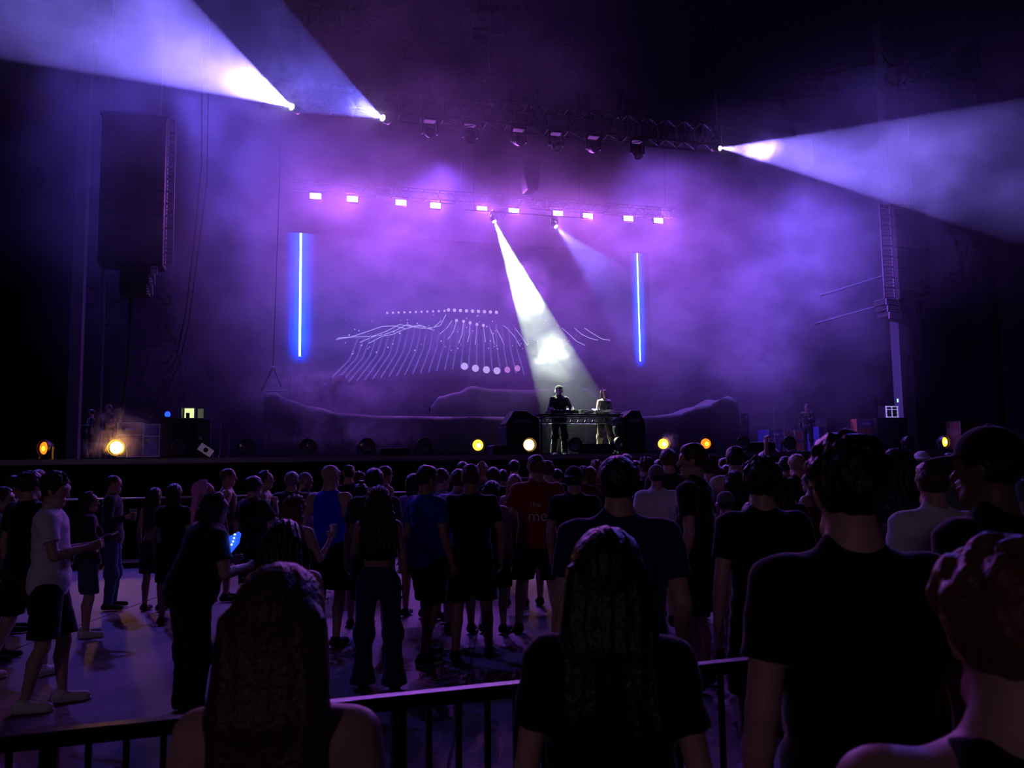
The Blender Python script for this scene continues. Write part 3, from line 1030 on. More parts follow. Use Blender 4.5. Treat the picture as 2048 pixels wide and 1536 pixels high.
hang('cable', [(262, 585), (258, 700), (250, 780), (238, 862), (226, 905)], -.6, .035, 'thick cable dropping from the left speaker array to the deck')
hang('cable', [(405, -60), (403, 330), (390, 470), (372, 620), (352, 720), (330, 745), (318, 790), (298, 838)], 1.0, .018, 'long cable left of centre, left one of the swaying pair')
hang('cable', [(420, -60), (414, 360), (397, 500), (378, 640), (358, 730), (338, 770), (314, 800), (300, 840)], 1.1, .016, 'long cable left of centre, right one of the swaying pair')
hang('chain', [(560, -60), (559, 370), (555, 480), (550, 620), (546, 735)], 1.4, .014, 'thin hoist chain left of the left blue bar')
s, z = sz(546, 735, 1.4)
sl = empty('sling', st(s, 1.4, z))
MB().cyl((0, 0, 0.02), (-.28, 0, -.62), .022, seg=8).build('strap', CABLE, sl)
MB().cyl((0, 0, 0.02), (.22, 0, -.50), .022, seg=8).build('strap', CABLE, sl)
MB().sphere((0, 0, 0), .045).build('hook', STEEL, sl, True)
MB().cyl((-.28, 0, -.62), (.34, 0, -.60), .02, seg=8).build('bar', STEEL, sl)
tag(sl, 'forked lifting sling at the foot of the hoist chain', 'sling')
# diagonal roof struts by the right array
for (p, q, lab) in [((1640, 592), (1790, 545), 'upper'), ((1630, 648), (1795, 602), 'lower')]:
    a, z0_ = sz(*p, 1.0)
    b_, z1_ = sz(*q, 1.0)
    o = MB().cyl((0, 0, 0), (b_ - a, 0, z1_ - z0_), .035, seg=10).box((b_ - a, 0.06, z1_ - z0_), (.1, .14, .2)).build('strut', COLM)
    o.location = st(a, 1.0, z0_)
    o.rotation_euler = (0, 0, ANG)
    tag(o, f'slanting pale strut fixed to the right column, the {lab} of two', 'strut', 'slanting struts by the right column')

# ------------------------------------------------------------------ barrier before the stage, railing before the camera
br0 = None
BT_ = -2.7
for k in range(24):
    s = -16 + k * 1.4
    if br0 is None:
        br0 = empty('crowd_barrier', st(s, BT_, 0))
        MB().box((.69, 0, .70), (1.36, .03, 1.1)).build('panel', FASCIA, br0)
        MB().box((.69, -.05, 1.30), (1.38, .24, .03), bevel=.006).build('ledge', ALU, br0)
        MB().box((.03, .05, .65), (.05, .05, 1.3)).box((1.35, .05, .65), (.05, .05, 1.3)).box((.69, .3, .02), (1.36, .7, .04)).build('frame', BLACK, br0)
        f = br0
    else:
        f = copy_tree(br0)
        f.location = st(s, BT_, 0)
    tag(f, 'section of the waist-high metal crowd barrier along the foot of the stage', 'barrier', 'sections of the crowd barrier')

RAILM = mat('black_railing', (.012, .012, .014), .32, .5)
RA = Vector((-1.43, 2.37, 0))
RD = Vector((.77 + 1.43, 3.14 - 2.37, 0)).normalized()
rail = empty('railing', RA - RD * 1.35, math.atan2(RD.y, RD.x))
MB().box((2.6, 0, 1.078), (5.3, .055, .044), bevel=.006).build('top_rail', RAILM, rail)
MB().box((2.6, 0, .12), (5.3, .035, .035), bevel=.004).build('bottom_rail', RAILM, rail)
x0 = 1.35 + (-1.285 + 1.43) / RD.x - 1.94
for k in range(6):
    MB().box((x0 + k * .97, 0, .53), (.045, .045, 1.06), bevel=.003).build('post', RAILM, rail)
    if k < 5:
        for q in range(1, 10):
            MB().box((x0 + k * .97 + q * .097, 0, .60), (.017, .017, .95)).build('bar', RAILM, rail)
tag(rail, 'black metal railing with square bars crossing the foot of the picture', 'railing')
tp2 = 0
for k, x in enumerate((-5.2, -.42, 4.4)):
    o = MB().box((x, 9.5, .001), (.018, 17, .003)).build('trim_%d' % (k + 1), mat('joint_%d' % k, (.02, .02, .02), .9))
    tag(o, kind='structure')

# ------------------------------------------------------------------ people: bodies grown from joints as one smooth surface
def surface(D, o, v):
    """surface of the zero level of a grid of distances (naive surface nets)"""
    S = D < 0
    c = np.zeros(tuple(n - 1 for n in D.shape), np.int8)
    for i in (0, 1):
        for j in (0, 1):
            for k in (0, 1):
                c += S[i:S.shape[0] - 1 + i, j:S.shape[1] - 1 + j, k:S.shape[2] - 1 + k]
    act = (c > 0) & (c < 8)
    I = np.argwhere(act)
    if not len(I):
        return np.zeros((0, 3)), np.zeros((0, 4), int)
    idx = np.full(act.shape, -1, np.int64)
    idx[act] = np.arange(len(I))
    pos = np.zeros((len(I), 3))
    cnt = np.zeros(len(I))
    for ax in range(3):
        for a in (0, 1):
            for b in (0, 1):
                off = [0, 0, 0]
                ot = [x for x in range(3) if x != ax]
                off[ot[0]], off[ot[1]] = a, b
                p0 = I + off
                p1 = p0.copy()
                p1[:, ax] += 1
                d0 = D[p0[:, 0], p0[:, 1], p0[:, 2]]
                d1 = D[p1[:, 0], p1[:, 1], p1[:, 2]]
                cr = (d0 < 0) != (d1 < 0)
                t = d0[cr] / (d0[cr] - d1[cr])
                pt = p0[cr].astype(float)
                pt[:, ax] += t
                pos[cr] += pt
                cnt[cr] += 1
    pos /= cnt[:, None]
    faces = []
    for ax in range(3):
        ot = [x for x in range(3) if x != ax]
        sl0 = [slice(None)] * 3
        sl1 = [slice(None)] * 3
        sl0[ax] = slice(0, -1)
        sl1[ax] = slice(1, None)
        for q in ot:
            sl0[q] = slice(1, -1)
            sl1[q] = slice(1, -1)
        A, B = S[tuple(sl0)], S[tuple(sl1)]
        E = np.argwhere(A != B)
        if not len(E):
            continue
        fl = A[E[:, 0], E[:, 1], E[:, 2]]
        E[:, ot[0]] += 1
        E[:, ot[1]] += 1
        q = []
        for (a, b) in ((1, 1), (0, 1), (0, 0), (1, 0)):
            e = E.copy()
            e[:, ot[0]] -= a
            e[:, ot[1]] -= b
            q.append(idx[e[:, 0], e[:, 1], e[:, 2]])
        Q = np.stack(q, 1)
        if ax == 1:
            fl = ~fl
        Q[~fl] = Q[~fl][:, ::-1]
        faces.append(Q)
    return pos * v + o, np.concatenate(faces)


class Field:
    def __init__(self, lo, hi, v):
        self.o = np.array(lo, float)
        self.v = v
        n = np.ceil((np.array(hi) - self.o) / v).astype(int) + 1
        self.D = np.full(n, 0.08, np.float32)
        self.ax = [self.o[i] + v * np.arange(n[i]) for i in range(3)]

    def add(self, a, b, ra, rb=None, e=(1, 1, 1), k=0.03, cuts=(), fr=None, fn=None):
        """tapered capsule from a to b, squeezed by e, cut by planes, in the frame fr = (R, c); melts into the rest over k"""
        rb = ra if rb is None else rb
        a, b, e = np.array(a, float), np.array(b, float), np.array(e, float)
        m = max(ra, rb) * e.max() + 0.05
        if fr is not None:
            R, c = fr
            wa, wb = R @ a + c, R @ b + c
        else:
            wa, wb = a, b
        lo, hi = np.minimum(wa, wb) - m, np.maximum(wa, wb) + m
        i0 = np.clip(np.floor((lo - self.o) / self.v).astype(int), 0, None)
        i1 = np.minimum(np.ceil((hi - self.o) / self.v).astype(int) + 1, self.D.shape)
        if (i1 <= i0).any():
            return
        X = self.ax[0][i0[0]:i1[0]][:, None, None]
        Y = self.ax[1][i0[1]:i1[1]][None, :, None]
        Z = self.ax[2][i0[2]:i1[2]][None, None, :]
        if fr is not None:
            X, Y, Z = X - c[0], Y - c[1], Z - c[2]
            X, Y, Z = (X * R[0, 0] + Y * R[1, 0] + Z * R[2, 0], X * R[0, 1] + Y * R[1, 1] + Z * R[2, 1], X * R[0, 2] + Y * R[1, 2] + Z * R[2, 2])
        ba = (b - a) / e
        L2 = max(float(ba @ ba), 1e-9)
        px, py, pz = (X - a[0]) / e[0], (Y - a[1]) / e[1], (Z - a[2]) / e[2]
        t = np.clip((px * ba[0] + py * ba[1] + pz * ba[2]) / L2, 0, 1)
        d = np.sqrt((px - t * ba[0]) ** 2 + (py - t * ba[1]) ** 2 + (pz - t * ba[2]) ** 2) - (ra + (rb - ra) * t)
        d = d * e.min()
        if fn is not None:
            d = d + fn(X, Y, Z)
        for (p, n) in cuts:
            d = np.maximum(d, (X - p[0]) * n[0] + (Y - p[1]) * n[1] + (Z - p[2]) * n[2])
        sl = tuple(slice(i0[i], i1[i]) for i in range(3))
        cur = self.D[sl]
        if k > 0:
            h = np.maximum(k - np.abs(cur - d), 0) / k
            self.D[sl] = np.minimum(cur, d) - h * h * k * 0.25
        else:
            self.D[sl] = np.minimum(cur, d)

    def cut(self, p, n):
        X, Y, Z = self.ax[0][:, None, None], self.ax[1][None, :, None], self.ax[2][None, None, :]
        self.D = np.maximum(self.D, (X - p[0]) * n[0] + (Y - p[1]) * n[1] + (Z - p[2]) * n[2])

    def warp(self, fn):
        X, Y, Z = self.ax[0][:, None, None], self.ax[1][None, :, None], self.ax[2][None, None, :]
        self.D = self.D + fn(X, Y, Z)

    def mesh(self):
        for ax in range(3):
            s0 = [slice(None)] * 3
            s0[ax] = [0, -1]
            self.D[tuple(s0)] = np.maximum(self.D[tuple(s0)], 0.01)
        return surface(self.D, self.o, self.v)


def np_mesh(name, V, Q, material, parent=None):
    me = bpy.data.meshes.new(name)
    me.vertices.add(len(V))
    me.vertices.foreach_set('co', np.ascontiguousarray(V, np.float32).ravel())
    me.loops.add(len(Q) * 4)
    me.loops.foreach_set('vertex_index', Q.astype(np.int32).ravel())
    me.polygons.add(len(Q))
    me.polygons.foreach_set('loop_start', np.arange(0, len(Q) * 4, 4, dtype=np.int32))
    me.polygons.foreach_set('use_smooth', np.ones(len(Q), bool))
    me.update(calc_edges=True)
    return link_mesh(name, me, material, parent)


def rotz(d):
    a = math.radians(d)
    return np.array([[math.cos(a), -math.sin(a), 0], [math.sin(a), math.cos(a), 0], [0, 0, 1]])


def rotx(d):
    a = math.radians(d)
    return np.array([[1, 0, 0], [0, math.cos(a), -math.sin(a)], [0, math.sin(a), math.cos(a)]])


def roty(d):
    a = math.radians(d)
    return np.array([[math.cos(a), 0, math.sin(a)], [0, 1, 0], [-math.sin(a), 0, math.cos(a)]])


ARMS = {  # elbow from shoulder, wrist from elbow, for the arm on the +x side, facing +y
    'down': ((.055, -.03, -.285), (.015, .06, -.245)),
    'loose': ((.085, -.02, -.275), (.0, .09, -.235)),
    'fwd': ((.05, .07, -.27), (-.12, .215, .05)),
    'cup': ((.07, .0, -.28), (.04, .23, .07)),
    'phone': ((.06, .13, -.25), (-.13, .15, .19)),
    'film': ((.07, .22, -.06), (-.09, .10, .23)),
    'up': ((.09, .06, .26), (-.03, .03, .26)),
    'hip': ((.15, -.10, -.23), (-.13, .12, -.13)),
    'pocket': ((.10, -.08, -.27), (-.05, .13, -.20)),
    'cross': ((.05, .08, -.27), (-.25, .10, .04)),
    'chin': ((.03, .17, -.22), (-.12, .06, .23)),
    'reach': ((.10, .16, -.20), (.03, .24, .02)),
    'decks': ((.10, .10, -.26), (-.03, .25, -.02)),
    'drink': ((.06, .10, -.26), (-.04, .20, .16)),
}
SKIN = {'light': mat('light_skin', (0.52, 0.32, 0.25), 0.5, var=0.08), 'tan': mat('tan_skin', (0.38, 0.21, 0.15), 0.5, var=0.08),
        'brown': mat('brown_skin', (0.17, 0.085, 0.055), 0.45, var=0.08)}
HAIRM = {'black': mat('black_hair', (0.012, 0.010, 0.010), 0.4, bump=0.4, bscale=60), 'brown': mat('brown_hair', (0.06, 0.032, 0.02), 0.45, bump=0.4, bscale=60),
         'auburn': mat('auburn_hair', (0.14, 0.045, 0.02), 0.45, bump=0.4, bscale=60),
         'blond': mat('blond_hair', (0.38, 0.25, 0.12), 0.45, bump=0.4, bscale=60), 'grey': mat('grey_hair', (0.22, 0.21, 0.21), 0.5, bump=0.4, bscale=60),
         'dark red': mat('dark_red_hair', (0.04, 0.008, 0.008), 0.45, bump=0.4, bscale=60),
         'pink': mat('pink_hair', (1.0, 0.35, 0.85), 0.45, bump=0.4, bscale=60)}
CLOTHC = {'black': (0.010, 0.010, 0.012), 'charcoal': (0.035, 0.035, 0.04), 'grey': (0.16, 0.155, 0.16), 'white': (0.72, 0.70, 0.70), 'cream': (0.55, 0.48, 0.40),
          'blue': (0.0, 0.0, 1.0), 'royal': (0.01, 0.02, 0.35), 'navy': (0.012, 0.018, 0.09), 'red': (0.32, 0.02, 0.025), 'denim': (0.05, 0.08, 0.17), 'sky': (0.30, 0.30, 0.85),
          'khaki': (0.45, 0.34, 0.20), 'olive': (0.07, 0.08, 0.04), 'maroon': (0.10, 0.01, 0.02), 'purple': (0.16, 0.05, 0.2), 'brown': (0.12, 0.06, 0.035), 'pinkc': (0.5, 0.2, 0.3)}
CLM = {k: mat(k + '_fabric', c, 0.85, bump=0.25, bscale=18, spec=0.15) for k, c in CLOTHC.items()}
for m_ in CLM.values():                                 # cloth is fuzzy: it catches the back light at its edges
    p_ = m_.node_tree.nodes['Principled BSDF']
    p_.inputs['Sheen Weight'].default_value = 0.35
    p_.inputs['Sheen Roughness'].default_value = 0.35
SOLE = mat('white_rubber_sole', (0.6, 0.58, 0.6), 0.6)
FRAMEM = mat('spectacle_frame', (0.02, 0.02, 0.02), 0.3)


def pattern_material():
    m = mat('black_shirt_with_rings', (0.01, 0.01, 0.012), 0.8)
    nt = m.node_tree
    tc = nt.nodes.new('ShaderNodeTexCoord')
    vo = nt.nodes.new('ShaderNodeTexVoronoi')
    vo.inputs['Scale'].default_value = 6.5
    nt.links.new(tc.outputs['Object'], vo.inputs['Vector'])
    r = nt.nodes.new('ShaderNodeValToRGB')
    e = r.color_ramp.elements
    e[0].position, e[0].color = 0.30, (0.01, 0.01, 0.012, 1)
    e[1].position, e[1].color = 0.40, (0.01, 0.01, 0.012, 1)
    x = e.new(0.35)
    x.color = (0.28, 0.26, 0.28, 1)
    nt.links.new(vo.outputs['Distance'], r.inputs['Fac'])
    nt.links.new(r.outputs[0], nt.nodes['Principled BSDF'].inputs['Base Color'])
    return m


CLM['rings'] = pattern_material()


def marble_material():
    m = mat('black_and_grey_shirt', (0.01, 0.01, 0.012), 0.8)
    nt = m.node_tree
    tc = nt.nodes.new('ShaderNodeTexCoord')
    vo = nt.nodes.new('ShaderNodeTexNoise')
    vo.inputs['Scale'].default_value = 9
    vo.inputs['Distortion'].default_value = 1.5
    nt.links.new(tc.outputs['Object'], vo.inputs['Vector'])
    r = nt.nodes.new('ShaderNodeValToRGB')
    e = r.color_ramp.elements
    e[0].position, e[0].color = 0.45, (0.012, 0.012, 0.02, 1)
    e[1].position, e[1].color = 0.55, (0.16, 0.15, 0.2, 1)
    nt.links.new(vo.outputs['Fac'], r.inputs['Fac'])
    nt.links.new(r.outputs[0], nt.nodes['Principled BSDF'].inputs['Base Color'])
    return m


CLM['marbled'] = marble_material()


def person(px, ytop, s, yaw=0, label=None, group=None, sex='m', bulk=1.0, top=('tee', 'black'), bottom=('shorts', 'black'), shoes='black', skin='light', hair=('short', 'brown'),
           arms=('down', 'down'), lean=0, side=0, hyaw=0, hpitch=0, step=(0, 0), stance=0.105, H=None, z0=0.0, loc=None, seed=0, glasses=False, name='person', text=None, detail=None, tuck=0, hat='black'):
    """one person: px, ytop is the crown of the head in the photo, s the pixels per metre there (so the distance); yaw turns to the left"""
    rnd = random.Random(seed * 7 + int(px))
    if loc is None:
        d = FPX / s
        P = dep(px, ytop, d)
        loc = Vector((P.x, P.y, z0))
        H = P.z - z0 if H is None else H
    HT = {'short': .014, 'fade': .008, 'buzz': .004, 'curly': .026, 'long': .020, 'wavy': .022, 'straight': .014, 'bob': .020, 'bun': .014, 'pony': .014, 'messy': .026, 'hung': .02, 'bald': 0}
    K = H / (1.752 + HT.get(hair[0], .008) - (.0035 * lean))
    v = detail or min(max(1.9 / s, 0.0095), 0.021) / K
    fem = sex == 'f'
    shw = (0.165 if fem else 0.188) * (0.6 + 0.4 * bulk)
    hipw = 0.098 if fem else 0.092
    # torso frame leans about the hips; head frame turns on the neck
    TR = rotx(-lean) @ roty(side)
    hip = np.array([0, 0, 0.94])
    tf = (TR, hip - TR @ hip)

    def T(p):
        return TR @ np.array(p, float) + tf[1]
    HR = TR @ rotz(hyaw) @ rotx(-hpitch + lean * 0.5)
    nk = T((0, -0.01, 1.52))
    hc = nk + HR @ np.array([0, 0.012, 0.105])
    hf = (HR, hc)
    J = {}
    for i, m in ((0, -1), (1, 1)):
        S = T((m * shw, -0.012, 1.415))
        eo, wo = ARMS[arms[i]]
        f = np.array([m, 1, 1])
        q = rotx(-lean * 0.4)
        E = S + q @ (np.array(eo) * f * (0.96 if fem else 1))
        W = E + q @ (np.array(wo) * f * (0.96 if fem else 1))
        Hp = np.array([m * hipw, 0, 0.90])
        A = np.array([m * stance * (1 + 0.15 * bulk), step[i], 0.085])
        Kn = Hp * 0.47 + A * 0.53 + np.array([m * .008, 0.03 + abs(step[i]) * .15, 0.0])
        J[m] = (S, E, W, Hp, Kn, A)
    reach = [p for m in J for p in J[m]]
    allp = np.array(reach + [hc + [0, 0, .14], hc - [0.1, .13, 0], hc + [.1, .13, 0]])
    lo, hi = allp.min(0) - 0.20 * max(1, bulk), allp.max(0) + 0.20 * max(1, bulk)
    lo[2], hi[2] = -0.04, max(hi[2] - 0.08, allp[:, 2].max() + 0.09)
    ab = 0.5 + 0.5 * bulk
    sl = 0.90 if fem else 1.0

    def torso(F, inf=0.0, k=0.05, cuts=(), loose=0.0, low=True):
        if low:
            F.add((-.045, -.005, .93), (.045, -.005, .93), (.115 if fem else .108) * ab + inf + loose, e=(1.0, 1.0, 1.0), k=k, fr=tf, cuts=cuts)
        F.add((0, 0, 1.03), (0, .003, 1.12), .128 * ab * sl + inf + loose, .122 * ab * sl + inf + loose * .6, e=(1.08, .80 + .25 * (bulk - 1), 1), k=k, fr=tf, cuts=cuts)
        F.add((0, .0, 1.20), (0, -.005, 1.33), .138 * ab * sl + inf, .142 * ab * sl + inf, e=(1.14, .80, 1), k=k, fr=tf, cuts=cuts)
        F.add((-(shw - .055), -.012, 1.405), (shw - .055, -.012, 1.405), .064 + inf, e=(1, 1.05, .95), k=k, fr=tf, cuts=cuts)
        F.add((0, -.02, 1.42), (0, -.015, 1.50), .088 + inf * .7, .05 + inf * .4, e=(1.25, .9, 1), k=k, fr=tf, cuts=cuts)
        if fem:
            for m in (-1, 1):
                F.add((m * .065, .075, 1.275), (m * .06, .085, 1.265), .058 + inf, k=.03, fr=tf, cuts=cuts)

    # ---------------- body, one surface
    B = Field(lo, hi, v)
    torso(B)
    for m in (-1, 1):
        S, E, W, Hp, Kn, A = J[m]
        r = (1.0 if not fem else .84) * (0.75 + 0.25 * bulk)
        B.add(S, S * .55 + E * .45, .054 * r, .049 * r, k=.05)
        B.add(S * .6 + E * .4, E, .047 * r, .038 * r, k=.012)
        B.add(E, E * .6 + W * .4, .039 * r, .037 * r, k=.012)
        B.add(E * .65 + W * .35, W, .037 * r, .025 * r, k=.010)
        lf = .84 if bottom[0] in ('pants', 'flare', 'baggy') else 1.0
        B.add(Hp, Hp * .4 + Kn * .6, .092 * ab * lf, .068 * ab * lf, k=.04)
        B.add(Hp * .4 + Kn * .6, Kn, .066 * ab * lf, .052 * ab * lf, k=.012)
        cf = Kn * .68 + A * .32 + np.array([0, -.018, 0])
        B.add(Kn, cf, .052 * ab * lf, .054 * ab * lf, k=.012)
        B.add(cf, A, .052 * ab * lf, .033, k=.012)
        B.add(A + [0, -.025, -.045], A + [m * .02, .14, -.058], .034, .028, e=(1.1, 1, .8), k=.02)
    B.add(T((0, -.018, 1.44)), hc + HR @ np.array([0, -.02, -.05]), .060 if not fem else .050, .054 if not fem else .045, k=.04)
    B.add((0, -.012, .035), (0, -.006, .035), .088, e=(.88, 1.08, .95), k=.0 if False else .02, fr=hf)
    B.add((0, .012, .0), (0, .022, -.05), .070, .052, e=(.92, 1.05, 1), k=.03, fr=hf)
    B.add((-.02, .055, -.085), (.02, .055, -.085), .028, k=.03, fr=hf)
    fine = s > 130
    if fine:
        B.add((0, .090, .012), (0, .108, -.018), .009, .014, k=.012, fr=hf)
        B.add((-.02, .083, -.052), (.02, .083, -.052), .011, k=.01, fr=hf)
        B.add((-.045, .068, .038), (.045, .068, .038), .020, k=.02, fr=hf)
        for m in (-1, 1):
            B.add((m * .079, -.008, .012), (m * .076, 0, -.018), .020, .014, e=(.45, 1, 1), k=.008, fr=hf)
    V, Q = B.mesh()
    Vs, Qs, off = [V], [Q], len(V)
    if s > 130:                                         # eyes and five-fingered hands, on a finer grid
        for m in (-1, 1):
            S, E, W, Hp, Kn, A = J[m]
            dr = (W - E) / np.linalg.norm(W - E)
            inw = np.array([-m, 0.15, 0.1]) - dr * np.dot(np.array([-m, .15, .1]), dr)
            inw /= np.linalg.norm(inw)                  # side the palm faces
            acr = np.cross(dr, inw)                     # across the knuckles
            if acr[1] < 0:
                acr = -acr
            hv = min(v, .0065)
            G = Field(W - .2, W + .2, hv)
            pc = W + dr * .055
            G.add(W - dr * .02, W + dr * .015, .026, .024, k=0)
            for q in (-.026, -.009, .009, .026):
                G.add(W + dr * .02 + acr * q * .6, W + dr * .088 + acr * q, .013, .0115, k=.012)
            curl = {'down': .45, 'loose': .35}.get(arms[0 if m < 0 else 1], .95)
            for q, ln in ((-.028, .064), (-.0095, .078), (.0095, .083), (.028, .072)):
                a = W + dr * .088 + acr * q
                d1 = dr * math.cos(curl) + inw * math.sin(curl)
                b_ = a + d1 * ln * .48
                d2 = dr * math.cos(curl * 2.1) + inw * math.sin(curl * 2.1)
                G.add(a, b_, .0095, .0085, k=.006)
                G.add(b_, b_ + d2 * ln * .52, .0085, .007, k=.004)
            a = W + dr * .03 + acr * .025
            b_ = a + (dr * .55 + acr * .65 + inw * .5) * .04
            G.add(a, b_, .013, .010, k=.01)
            G.add(b_, b_ + (dr * .8 + acr * .1 + inw * .6) * .034, .010, .008, k=.004)
            V2, Q2 = G.mesh()
            Vs.append(V2)
            Qs.append(Q2 + off)
            off += len(V2)
    V, Q = np.concatenate(Vs) * K, np.concatenate(Qs)
    body = np_mesh(name, V, Q, SKIN[skin])
    body.location = loc
    body.rotation_euler = (0, 0, math.radians(yaw))
    bpy.context.view_layer.update()

    ph = rnd.uniform(0, 6)

    def folds(amp):
        return lambda X, Y, Z: amp * (np.sin(X * 31 + Z * 23 + ph) * np.sin(Y * 27 - Z * 37 + ph) + .6 * np.sin(Z * 61 + X * 17 + 2 * ph) * np.sin(X * 41 + ph))

    # ---------------- top
    kind, colr = top
    hem = {'tee': .84, 'polo': .84, 'long': .84, 'tank': .86, 'crop': 1.13, 'strap': 1.0, 'halter': 1.12, 'sweat': .83}.get(kind, .84) + tuck
    F = Field(lo, hi, v)
    inf = .017 if kind in ('tee', 'polo', 'long', 'sweat') else .010
    cuts = []
    if kind in ('tank',):
        cuts = [((m * .118, 0, 1.40), (m * .93, 0, .36)) for m in (-1, 1)] + [((0, 0, 1.455), (0, .5, .86))]
    if kind in ('strap', 'halter', 'crop') and fem:
        cuts = [((0, 0, 1.34), (0, -.25, .97)), ]
    torso(F, inf, cuts=cuts, loose=.022 if kind in ('tee', 'polo', 'long', 'sweat') else .004)
    if kind in ('tee', 'polo', 'crop_tee', 'long', 'sweat'):
        for m in (-1, 1):
            S, E, W, Hp, Kn, A = J[m]
            r = (1.0 if not fem else .86) * (0.75 + 0.25 * bulk)
            dr = (E - S) / np.linalg.norm(E - S)
            if kind in ('long', 'sweat'):
                F.add(S, E, .062 * r, .050 * r, k=.05)
                dw = (W - E) / np.linalg.norm(W - E)
                F.add(E, E + [0, 0, .005], .053 * r, k=.03)
                F.add(E, W, .054 * r, .040 * r, k=.03, cuts=[(W - dw * .01, dw)])
            else:
                e_ = S + (E - S) * .62
                F.add(S, e_ + dr * .08, .066 * r, .064 * r, k=.045, cuts=[(e_, dr)])
    if kind in ('tee', 'polo', 'long', 'sweat'):
        F.add(T((0, -.018, 1.475)), T((0, -.016, 1.50)), .070 if not fem else .06, .066 if not fem else .056, k=.02, cuts=[(T((0, 0, 1.50 if kind != 'polo' else 1.525)), TR @ np.array([0, -.25, .97]))])
    F.cut((0, 0, hem), (0, 0, -1))
    if kind in ('strap', 'halter'):
        for m in (-1, 1):
            F.add(T((m * .075, -.10, 1.30)), T((m * .085, -.05, 1.46)), .012, k=.01)
            F.add(T((m * .085, -.05, 1.46)), T((m * .07, .07, 1.40)), .012, k=.01)
    F.warp(folds(.0035))
    V, Q = F.mesh()
    nm = {'tee': 'shirt', 'polo': 'shirt', 'long': 'shirt', 'sweat': 'sweatshirt', 'tank': 'tank_top', 'strap': 'strap_top', 'halter': 'halter_top', 'crop': 'crop_top'}[kind]
    shirt = np_mesh(nm, V * K, Q, CLM[colr], body)

    # ---------------- bottoms
    kind, colr = bottom
    lo2, hi2 = lo.copy(), hi.copy()
    hi2[2] = 1.14
    F = Field(lo2, hi2, v)
    F.add((-.045, -.005, .93), (.045, -.005, .93), (.115 if fem else .108) * ab + .012, k=.04, fr=tf)
    F.add((0, 0, 1.0), (0, .0, 1.06), .125 * ab * sl + .012, .12 * ab * sl + .012, e=(1.08, .82 + .2 * (bulk - 1), 1), k=.04, fr=tf)
    for m in (-1, 1):
        S, E, W, Hp, Kn, A = J[m]
        if kind == 'skirt':
            F.add(Hp * [.6, 1, 1], Kn * [.4, 1, 1] + [0, 0, .0], .135, .19, k=.05)
            continue
        lz = .03 if kind == 'shorts' else .016
        F.add(Hp, Kn, .092 * ab + lz * .6, (.058 * ab + lz * (1.7 if kind == 'shorts' else 1)), k=.04)
        if kind in ('pants', 'flare', 'baggy'):
            r1 = {'pants': .055, 'flare': .115, 'baggy': .085}[kind]
            mid = Kn * .5 + A * .5
            F.add(Kn, Kn + [0, 0, .01], .062 * ab + .036, k=.04)
            F.add(Kn, mid, .058 * ab + .020, {'pants': .062, 'flare': .072, 'baggy': .08}[kind], k=.03)
            F.add(mid, A + [0, 0, -.02], {'pants': .062, 'flare': .072, 'baggy': .08}[kind], r1, k=.03)
    zc_ = {'shorts': .53, 'skirt': .60, 'mini': .66, 'pants': .075, 'flare': .05, 'baggy': .05, 'short_shorts': .70}.get(kind, .53)
    F.cut((0, 0, zc_), (0, 0, -1))
    F.cut((0, 0, 1.065), (0, 0, 1))
    F.warp(folds(.003))
    V, Q = F.mesh()
    nm = {'shorts': 'shorts', 'skirt': 'skirt', 'short_shorts': 'shorts'}.get(kind, 'trousers')
    np_mesh(nm, V * K, Q, CLM[colr], body)

    # ---------------- shoes
    sv = max(.010, v)
    for m in (-1, 1):
        A = J[m][5]
        F = Field(A + [-.10, -.13, -.10], A + [.10, .26, .09], sv)
        F.add(A + [0, -.035, -.038], A + [m * .02, .155, -.05], .046, .042, e=(1.0, 1, .85), k=.0)
        F.add(A + [0, -.02, -.03], A + [0, -.008, .015], .044, .042, k=.03, cuts=[(A + [0, 0, .018], (0, 0, 1))])
        F.cut((0, 0, .012), (0, 0, -1))
        V, Q = F.mesh()
        sh = np_mesh('shoe', V * K, Q, CLM[shoes], body)
        if s > 170 and shoes in ('white', 'grey', 'charcoal'):
            F = Field(A + [-.10, -.13, -.10], A + [.10, .26, .0], sv * .7)
            F.add(A + [0, -.035, -.05], A + [m * .02, .158, -.055], .050, .046, e=(1.0, 1, 1), k=.0, cuts=[((0, 0, .022), (0, 0, 1))])
            F.cut((0, 0, .001), (0, 0, -1))
            V, Q = F.mesh()
            np_mesh('sole', V * K, Q, SOLE, sh)

    # ---------------- hair
    hk, hcol = hair
    hv = min(max(1.3 / s, .0058), .016)
    pts = np.array([hc + [.16, .19, .17], hc - [.16, .19, .15]])
    if hk in ('long', 'wavy', 'straight', 'bob', 'pony', 'hung'):
        pts = np.concatenate([pts, [hc + TR @ np.array([-.2, -.24, -.56]), hc + TR @ np.array([.2, 0, -.5])]])
    F = Field(pts.min(0), pts.max(0), hv)
    face = [((0, .045, .045), (0, .86, -.50)), ((0, .030, -.02), (0, 1, 0))]
    crown = [((0, .062, .05), (0, .86, -.50))]
    nape = [((0, -.02, -.055), (0, .2, -.98))]
    wild = {'short': .003, 'fade': .001, 'buzz': 0, 'curly': .006, 'long': .005, 'wavy': .011, 'straight': .003, 'bob': .004, 'bun': .004, 'pony': .004, 'messy': .008, 'hung': .007}.get(hk, .003)
    wild *= min(1.0, (260 / s) ** .6)
    thick = {'short': .014, 'fade': .008, 'buzz': .004, 'curly': .012, 'long': .020, 'wavy': .022, 'straight': .014, 'bob': .020, 'bun': .014, 'pony': .014, 'messy': .020, 'hung': .02, 'cap': .006, 'beanie': .005, 'hat': .006}.get(hk, .012)

